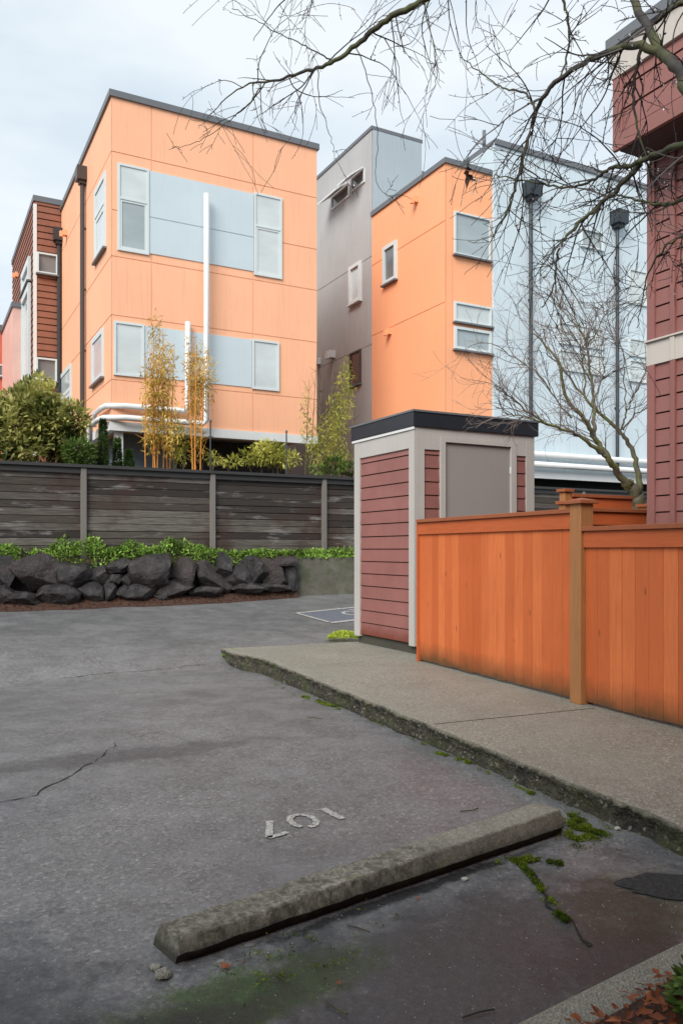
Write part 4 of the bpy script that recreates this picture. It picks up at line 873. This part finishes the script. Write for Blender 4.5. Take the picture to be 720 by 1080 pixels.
# ------------------------------------------------------------------ trees
def px3(px, py, Y): return Vector(((px - CX) / F * Y, Y, EYE + (HY - py) / F * Y))
def smooth(P, n=4):
    out_ = []
    for i in range(len(P) - 1):
        p0, p1, p2, p3 = P[max(0, i - 1)], P[i], P[i + 1], P[min(len(P) - 1, i + 2)]
        for k in range(n):
            t_ = k / n; out_.append(.5 * ((2 * p1) + (p2 - p0) * t_ + (2 * p0 - 5 * p1 + 4 * p2 - p3) * t_ * t_ + (3 * p1 - p0 - 3 * p2 + p3) * t_ ** 3))
    out_.append(P[-1]); return out_
DR = []
def grow(mb, p, d, L, r, depth, droop, spread=.7, kids=3, wig=.1, minr=.0012):
    n = max(5, int(L / .035)); pts = [p]; d = d.normalized(); curl = rnd() * .11
    for i in range(n):
        d = (d + curl + rnd() * wig + UP * (-droop * (.2 + i / n))).normalized(); pts.append(pts[-1] + d * L / n)
    rad = [max(minr, r * (1 - .7 * i / n)) for i in range(n + 1)]
    mb.tube(pts, rad, 5 if r > .006 else 3, caps=False)
    for i in range(2, n, 3):      # buds
        if random.random() < .5: q = pts[i]; b_ = rnd(); mb.tube([q, q + b_ * .007, q + b_ * .014], [rad[i] * .8, rad[i] * 1.3, rad[i] * .3], 3, caps=False)
    if depth > 0:
        for k in range(kids):
            i = random.randint(n // 5, n - 1); dd = (pts[i + 1] - pts[i]).normalized(); sd = rnd()
            nd = (dd * .9 + sd * spread).normalized(); grow(mb, pts[i], nd, L * random.uniform(.25, .8), rad[i] * .8, depth - 1, droop, spread, max(1, kids - 1), wig, minr)
    elif random.random() < .35: DR.append(pts[random.randint(1, n)])
# overhanging tree
ot = empty('tree', (2.1, 1.75, 0), 'leafless tree whose dark drooping twigs hang in from the upper right', 'tree')
tk = MB(); T0 = Vector((2.1, 1.75, 0)); T1 = Vector((2.15, 1.95, 2.6))
tk.tube(smooth([T0 - UP * .1, T0 + Vector((.02, .05, 1)), T1, T1 + Vector((-.1, .35, .9)), T1 + Vector((-.2, .7, 1.5))], 5), [.13 - .0035 * i for i in range(21)], 12)
tk.build('trunk', M['bark'], ot, smooth=True)
J = T1 + Vector((-.05, .2, .5)); J2 = T1 + Vector((-.2, .7, 1.45))
limbs = [  # (points, r0, r1, twigs, tw_len, droop)
 ([J, px3(760, 95, 3.3), px3(715, 72, 3.5), px3(690, 45, 3.7), px3(662, -20, 4.0), px3(640, -120, 4.4)], .034, .016, 10, .6, .08),
 ([px3(706, 62, 3.6), px3(672, 47, 3.7), px3(640, 55, 3.8), px3(605, 72, 4.0), px3(572, 102, 4.1), px3(560, 135, 4.2), px3(548, 180, 4.2), px3(537, 215, 4.2), px3(520, 250, 4.2)], .022, .004, 26, .62, .10),
 ([J, px3(770, 140, 3.4), px3(720, 152, 3.6), px3(687, 164, 3.8), px3(672, 172, 3.9), px3(642, 178, 4.1), px3(627, 189, 4.2), px3(594, 197, 4.4), px3(556, 192, 4.5), px3(520, 184, 4.6)], .022, .003, 26, .55, .05),
 ([px3(675, 171, 3.9), px3(653, 197, 4.0), px3(631, 217, 4.05), px3(606, 240, 4.1), px3(589, 263, 4.1), px3(585, 297, 4.1), px3(572, 325, 4.1)], .016, .003, 22, .5, .08),
 ([px3(565, 118, 4.15), px3(555, 100, 4.2), px3(530, 92, 4.3), px3(505, 75, 4.4), px3(485, 60, 4.5)], .008, .0025, 10, .45, .1),
 ([J2, px3(720, -60, 3.8), px3(600, -90, 4.4), px3(520, -50, 4.8), px3(446, 0, 5.0), px3(407, 21, 5.1), px3(375, 48, 5.2), px3(352, 65, 5.2), px3(320, 76, 5.3), px3(285, 86, 5.3), px3(255, 92, 5.4), px3(222, 120, 5.4)], .04, .0025, 34, .75, .08),
 ([px3(352, 65, 5.2), px3(330, 52, 5.2), px3(300, 38, 5.3), px3(270, 22, 5.3), px3(245, 8, 5.3)], .006, .002, 10, .45, .05),
 ([px3(446, 0, 5.0), px3(420, -30, 5.0), px3(380, -40, 5.0), px3(330, -20, 5.0), px3(290, 10, 5.0), px3(268, 42, 5.0)], .012, .002, 12, .5, .1),
 ([px3(275, 90, 5.3), px3(262, 110, 5.3), px3(240, 128, 5.3), px3(210, 148, 5.3), px3(180, 157, 5.3)], .005, .0015, 7, .25, .05),
 ([px3(335, 72, 5.25), px3(338, 110, 5.2), px3(350, 150, 5.2), px3(352, 168, 5.2)], .004, .0015, 4, .3, .1),
 ([px3(446, 0, 5.0), px3(455, 40, 4.9), px3(460, 80, 4.9), px3(452, 105, 4.9)], .005, .0015, 8, .35, .15),
 ([px3(375, 48, 5.2), px3(392, 100, 5.1), px3(398, 150, 5.1), px3(396, 190, 5.1), px3(412, 212, 5.1)], .004, .0015, 4, .3, .1),
 ([px3(600, -90, 4.4), px3(590, -20, 4.3), px3(600, 30, 4.3), px3(590, 80, 4.3), px3(560, 110, 4.3)], .012, .003, 16, .5, .1),
 ([J2, px3(760, -20, 3.6), px3(705, 10, 3.7), px3(680, 40, 3.8), px3(668, 90, 3.9), px3(672, 140, 3.9), px3(690, 190, 3.9)], .02, .003, 22, .5, .08),
 ([px3(740, 200, 3.6), px3(705, 215, 3.8), px3(680, 213, 3.9), px3(655, 207, 4.0), px3(640, 195, 4.05)], .012, .003, 12, .45, .08),
 ([J + Vector((0, .2, -.2)), px3(780, 260, 3.5), px3(735, 245, 3.7), px3(700, 262, 3.8), px3(680, 300, 3.9), px3(672, 345, 3.9)], .012, .002, 14, .42, .12),
]
lb = MB(); tw = MB()
for P, r0, r1, nt_, tl, dr_ in limbs:
    S = smooth(P, 7); n = len(S); S = [p + rnd() * .007 for p in S]
    lb.tube(S, [r0 + (r1 - r0) * (i / (n - 1)) ** .7 for i in range(n)], 8 if r0 > .01 else 5)
    thin = r0 < .0085
    for _ in range(int(nt_ * (.55 if thin else .8))):
        i = random.randint(n // 6, n - 2); dd = (S[i + 1] - S[i]).normalized(); sd = rnd(); nd = dd * .55 + sd * .75 - UP * .12
        grow(tw, S[i], nd, tl * random.uniform(.35, 1.05), min(.0055, (r0 + (r1 - r0) * (i / n) ** .7) * .65), 1 if thin or i > n * .85 else 2, dr_ * .55, .75, 3, .13, .0016)
lb.build('limb', M['bark'], ot, smooth=True); tw.build('twigs', M['twig'], ot)
dm = MB()
for p in random.sample(DR, min(190, len(DR))):
    r_ = random.uniform(.003, .0055); dm.tube([p - UP * r_ * 2.4, p - UP * r_ * 1.2, p - UP * .0], [r_ * .5, r_, r_ * .3], 6)
dm.build('raindrops', M['drop'], ot, smooth=True)['kind'] = 'stuff'
ragc = px3(492, 186, 4.6); rag = MB()
for i, (dx, dy) in enumerate(((0, -.06), (-.02, .06), (.055, .04), (-.05, .0), (.0, .0), (.02, -.03), (-.04, .1))):
    rag.leaf(ragc + Vector((-dx * .3, random.uniform(-.02, .02), -dy * .3 + .03)), Vector((dx * 2 + .02, random.uniform(-.3, .3), -dy * 2 - .05)), rnd(), .1, .035, random.random() * .2)
rag.build('dead_leaves', M['chips'], None); o_ = bpy.data.objects['dead_leaves']; tag(o_, 'dark ragged clump of dead leaves caught in the twigs before the orange wing', 'leaf clump')
# bare garden tree behind the cedar fence
bt = empty('tree', (px3(671, 575, 9.6).x, 9.6, SZ), 'small bare multi-stem tree with mossy bark behind the cedar fence', 'tree')
Z9 = lambda x, y, Y=9.6: px3(x / 3.6 + 520, y / 3.6 + 320, Y)
base = px3(671, 575, 9.6); base.z = SZ - .05
tl_ = [([base, Z9(550, 900), Z9(552, 770), Z9(535, 715), Z9(500, 675)], .085, .07, 0),
 ([Z9(520, 700), Z9(470, 640, 9.5), Z9(430, 580, 9.4), Z9(385, 510, 9.4), Z9(345, 440, 9.3), Z9(270, 350, 9.3), Z9(255, 240, 9.2), Z9(200, 160, 9.2), Z9(140, 110, 9.2)], .06, .006, 16),
 ([Z9(430, 580, 9.4), Z9(370, 540, 9.3), Z9(300, 490, 9.2), Z9(210, 460, 9.1), Z9(130, 410, 9.0), Z9(60, 355, 9.0), Z9(0, 310, 8.9)], .035, .005, 16),
 ([Z9(383, 505, 9.4), Z9(378, 440, 9.5), Z9(380, 370, 9.6), Z9(368, 260, 9.7), Z9(353, 160, 9.8), Z9(325, 85, 9.8), Z9(300, 10, 9.8)], .034, .005, 16),
 ([Z9(380, 370, 9.6), Z9(410, 300, 9.6), Z9(420, 250, 9.6), Z9(405, 185, 9.6)], .015, .005, 6),
 ([Z9(552, 720), Z9(550, 640, 9.7), Z9(522, 550, 9.8), Z9(480, 490, 9.8), Z9(395, 410, 9.8), Z9(330, 335, 9.9), Z9(262, 250, 9.9), Z9(200, 190, 9.9)], .05, .006, 12),
 ([Z9(480, 490, 9.8), Z9(500, 430, 9.9), Z9(520, 380, 9.9), Z9(560, 300, 9.9), Z9(590, 220, 10)], .018, .004, 6),
 ([Z9(490, 480, 9.8), Z9(540, 420, 9.8), Z9(585, 395, 9.8), Z9(620, 330, 9.8)], .014, .004, 4),
 ([Z9(505, 410, 9.9), Z9(495, 300, 9.9), Z9(490, 180, 9.9), Z9(450, 130, 9.9)], .01, .003, 5),
 ([Z9(355, 165, 9.8), Z9(400, 90, 9.8), Z9(440, 10, 9.8)], .013, .003, 7), ([Z9(325, 85, 9.8), Z9(270, 40, 9.8), Z9(240, -30, 9.8)], .012, .003, 7),
 ([Z9(300, 430, 9.3), Z9(260, 400, 9.3), Z9(170, 270, 9.2), Z9(90, 210, 9.2), Z9(10, 170, 9.1)], .014, .003, 8), ([Z9(345, 340, 9.6), Z9(345, 250, 9.5), Z9(320, 150, 9.4), Z9(240, 90, 9.4)], .014, .003, 8),
 ([Z9(210, 460, 9.1), Z9(120, 430, 9), Z9(60, 420, 8.9), Z9(0, 385, 8.9)], .012, .003, 8)]
lb = MB(); tw = MB(); trk = MB()
for j, (P, r0, r1, nt_) in enumerate(tl_):
    r0 *= .8; S = smooth(P, 6); n = len(S); S = [p + rnd() * .014 for p in S]; (trk if j == 0 else lb).tube(S, [r0 + (r1 - r0) * (i / (n - 1)) ** .8 for i in range(n)], 9)
    for _ in range(int(nt_ * 1.5)):
        i = random.randint(n // 4, n - 2); dd = (S[i + 1] - S[i]).normalized(); grow(tw, S[i], dd * .8 + rnd() * .6 + UP * .25, random.uniform(.35, .8), .006, 2, -.03, .6, 3, .1, .0016)
trk.build('trunk', M['bark2'], bt, smooth=True); lb.build('limb', M['bark2'], bt, smooth=True); tw.build('twigs', M['twig2'], bt)

# ------------------------------------------------------------------ small things
lm = MB()
c = G(363, 677, .0); c.z = .13
for _ in range(520):
    d_ = rnd(); p = c + Vector((d_.x * .22, d_.y * .12, abs(d_.z) * .09)); lm.leaf(p, d_ + UP * .3, (UP + rnd() * .5).normalized(), .05, .032, min(1, max(0, .55 + random.gauss(0, .25))))
tag(lm.build('ground_plant', M['lime_leaf']), 'lime green plant clump at the left foot of the shed', 'plant')
wd = MB(); c = G(244, 694)
for _ in range(160):
    d_ = rnd(); p = c + Vector((d_.x * .09, d_.y * .05, abs(d_.z) * .09)); wd.leaf(p, d_ + UP * .6, rnd(), .05, .02, .5 + random.gauss(0, .2))
tag(wd.build('weed', M['ground_leaf']), 'small green weed at the far corner of the kerb', 'weed')
def fallen(px, py, L, lb_, m='redleaf', cat='leaf', n=1):
    q = MB(); c = G(px, py, .008); a = random.uniform(0, 6)
    for k in range(3):
        q.leaf(c, Vector((math.cos(a + k * .7), math.sin(a + k * .7), .25)), UP, L, L * .5, .5 + .2 * k)
    tag(q.build('fallen_leaf', M[m]), lb_, cat)
fallen(235, 1024, .035, 'orange-brown fallen leaf before the left end of the wheel stop'); fallen(359, 1040, .018, 'tiny orange leaf on the asphalt below the wheel stop middle')
fallen(255, 1015, .014, 'tiny brown leaf right of the orange-brown one'); fallen(438, 950, .02, 'red leaf lying in the shade of the wheel stop')
def twig(p, lb_):
    q = MB(); P = [G(a, b, .008) for a, b in p]; q.tube(smooth(P, 3), .003, 5); tag(q.build('fallen_twig', M['bark']), lb_, 'twig')
twig([(366, 978), (378, 981), (390, 985)], 'reddish twig on the asphalt just below the wheel stop'); twig([(344, 1058), (352, 1065), (366, 1072)], 'curved dark twig near the bottom photo edge')
twig([(485, 857), (497, 856), (504, 854)], 'short thin twig on the asphalt above the wheel stop'); twig([(324, 757), (333, 758), (340, 759)], 'short twig on the asphalt below the kerb moss')
twig([(487, 1076), (505, 1070), (521, 1067)], 'pale brown stick at the bottom photo edge')
st = MB()
for px, py, r_ in ((490, 928, .016), (172, 1030, .03), (165, 1022, .02), (651, 875, .018), (273, 1006 - 130, .006)):
    c = G(px, py); bm = bmesh.new(); bmesh.ops.create_icosphere(bm, subdivisions=2, radius=r_)
    for v in bm.verts: v.co *= 1 + .35 * noise.noise(v.co * 60 + c); v.co.z *= .55
    me = bpy.data.meshes.new('stone'); bm.to_mesh(me); bm.free(); me.materials.append(M['palechip' if r_ < .019 else 'stopc']); o_ = bpy.data.objects.new('stone', me); SC.collection.objects.link(o_); o_.location = c + UP * r_ * .3
    tag(o_, {490: 'pale stone lying under the middle of the wheel stop', 172: 'larger broken concrete chunk at the left end of the wheel stop', 165: 'smaller concrete chunk at the left end of the wheel stop', 651: 'pale stone at the kerb foot right of the moss', 273: 'tiny pale pebble left of the stall number'}[px], 'stone')
gv = MB()
for _ in range(3200):
    X = random.uniform(-2.6, 2.2); Y = 2.2 + 6.5 * random.random() ** 1.4; r_ = random.uniform(.0015, .004)
    if X * N_.x + Y * N_.y > NK - .02: continue
    p = Vector((X, Y, gz(X, Y))); gv.add([p + Vector((r_, 0, 0)), p + Vector((-r_ * .5, r_ * .9, 0)), p + Vector((-r_ * .5, -r_ * .9, 0)), p + Vector((0, 0, r_ * .9))], [(0, 1, 3), (1, 2, 3), (2, 0, 3)], random.random())
tag(gv.build('grit', M['palechip']), 'loose pale grit scattered over the asphalt', 'grit', kind='stuff')
lt = MB()
for _ in range(1500):
    f = random.uniform(1.6, 5.6); g_ = .12 + abs(random.gauss(0, .25)); p = base_ = (A2 - D2 * 3) + D2 * f + P2 * (g_ + .05 * noise.noise(Vector((f * 4, 0, 0)))); p.z = .02 + random.random() * .03
    lt.leaf(p, rnd() * Vector((1, 1, .3)), (UP + rnd() * .5).normalized(), random.uniform(.025, .055), random.uniform(.015, .03), random.random())
tag(lt.build('leaf_litter', M['redleaf']), 'rust-red fallen leaves in the planter bed at the lower right', 'leaf litter', kind='stuff')
c = G(718, 1062) + P2 * .12; e = empty('shrub', (c.x, c.y, .02), 'low leafy green shrub in the planter at the lower right corner', 'shrub')
f = MB()
for _ in range(420):
    d_ = rnd(); p = c + Vector((d_.x * .16 + .06, d_.y * .14, .04 + abs(d_.z) * .14)); f.leaf(p, d_ + UP * .3, (UP + rnd() * .4).normalized(), .06, .034, min(1, max(0, .4 + random.gauss(0, .2))))
f.build('foliage', M['bush_leaf'], e)
q = MB()
for _ in range(5): q.tube([c + UP * .0, c + rnd() * .1 + UP * .12], [.006, .003], 5)
q.build('stem', M['stem'], e)
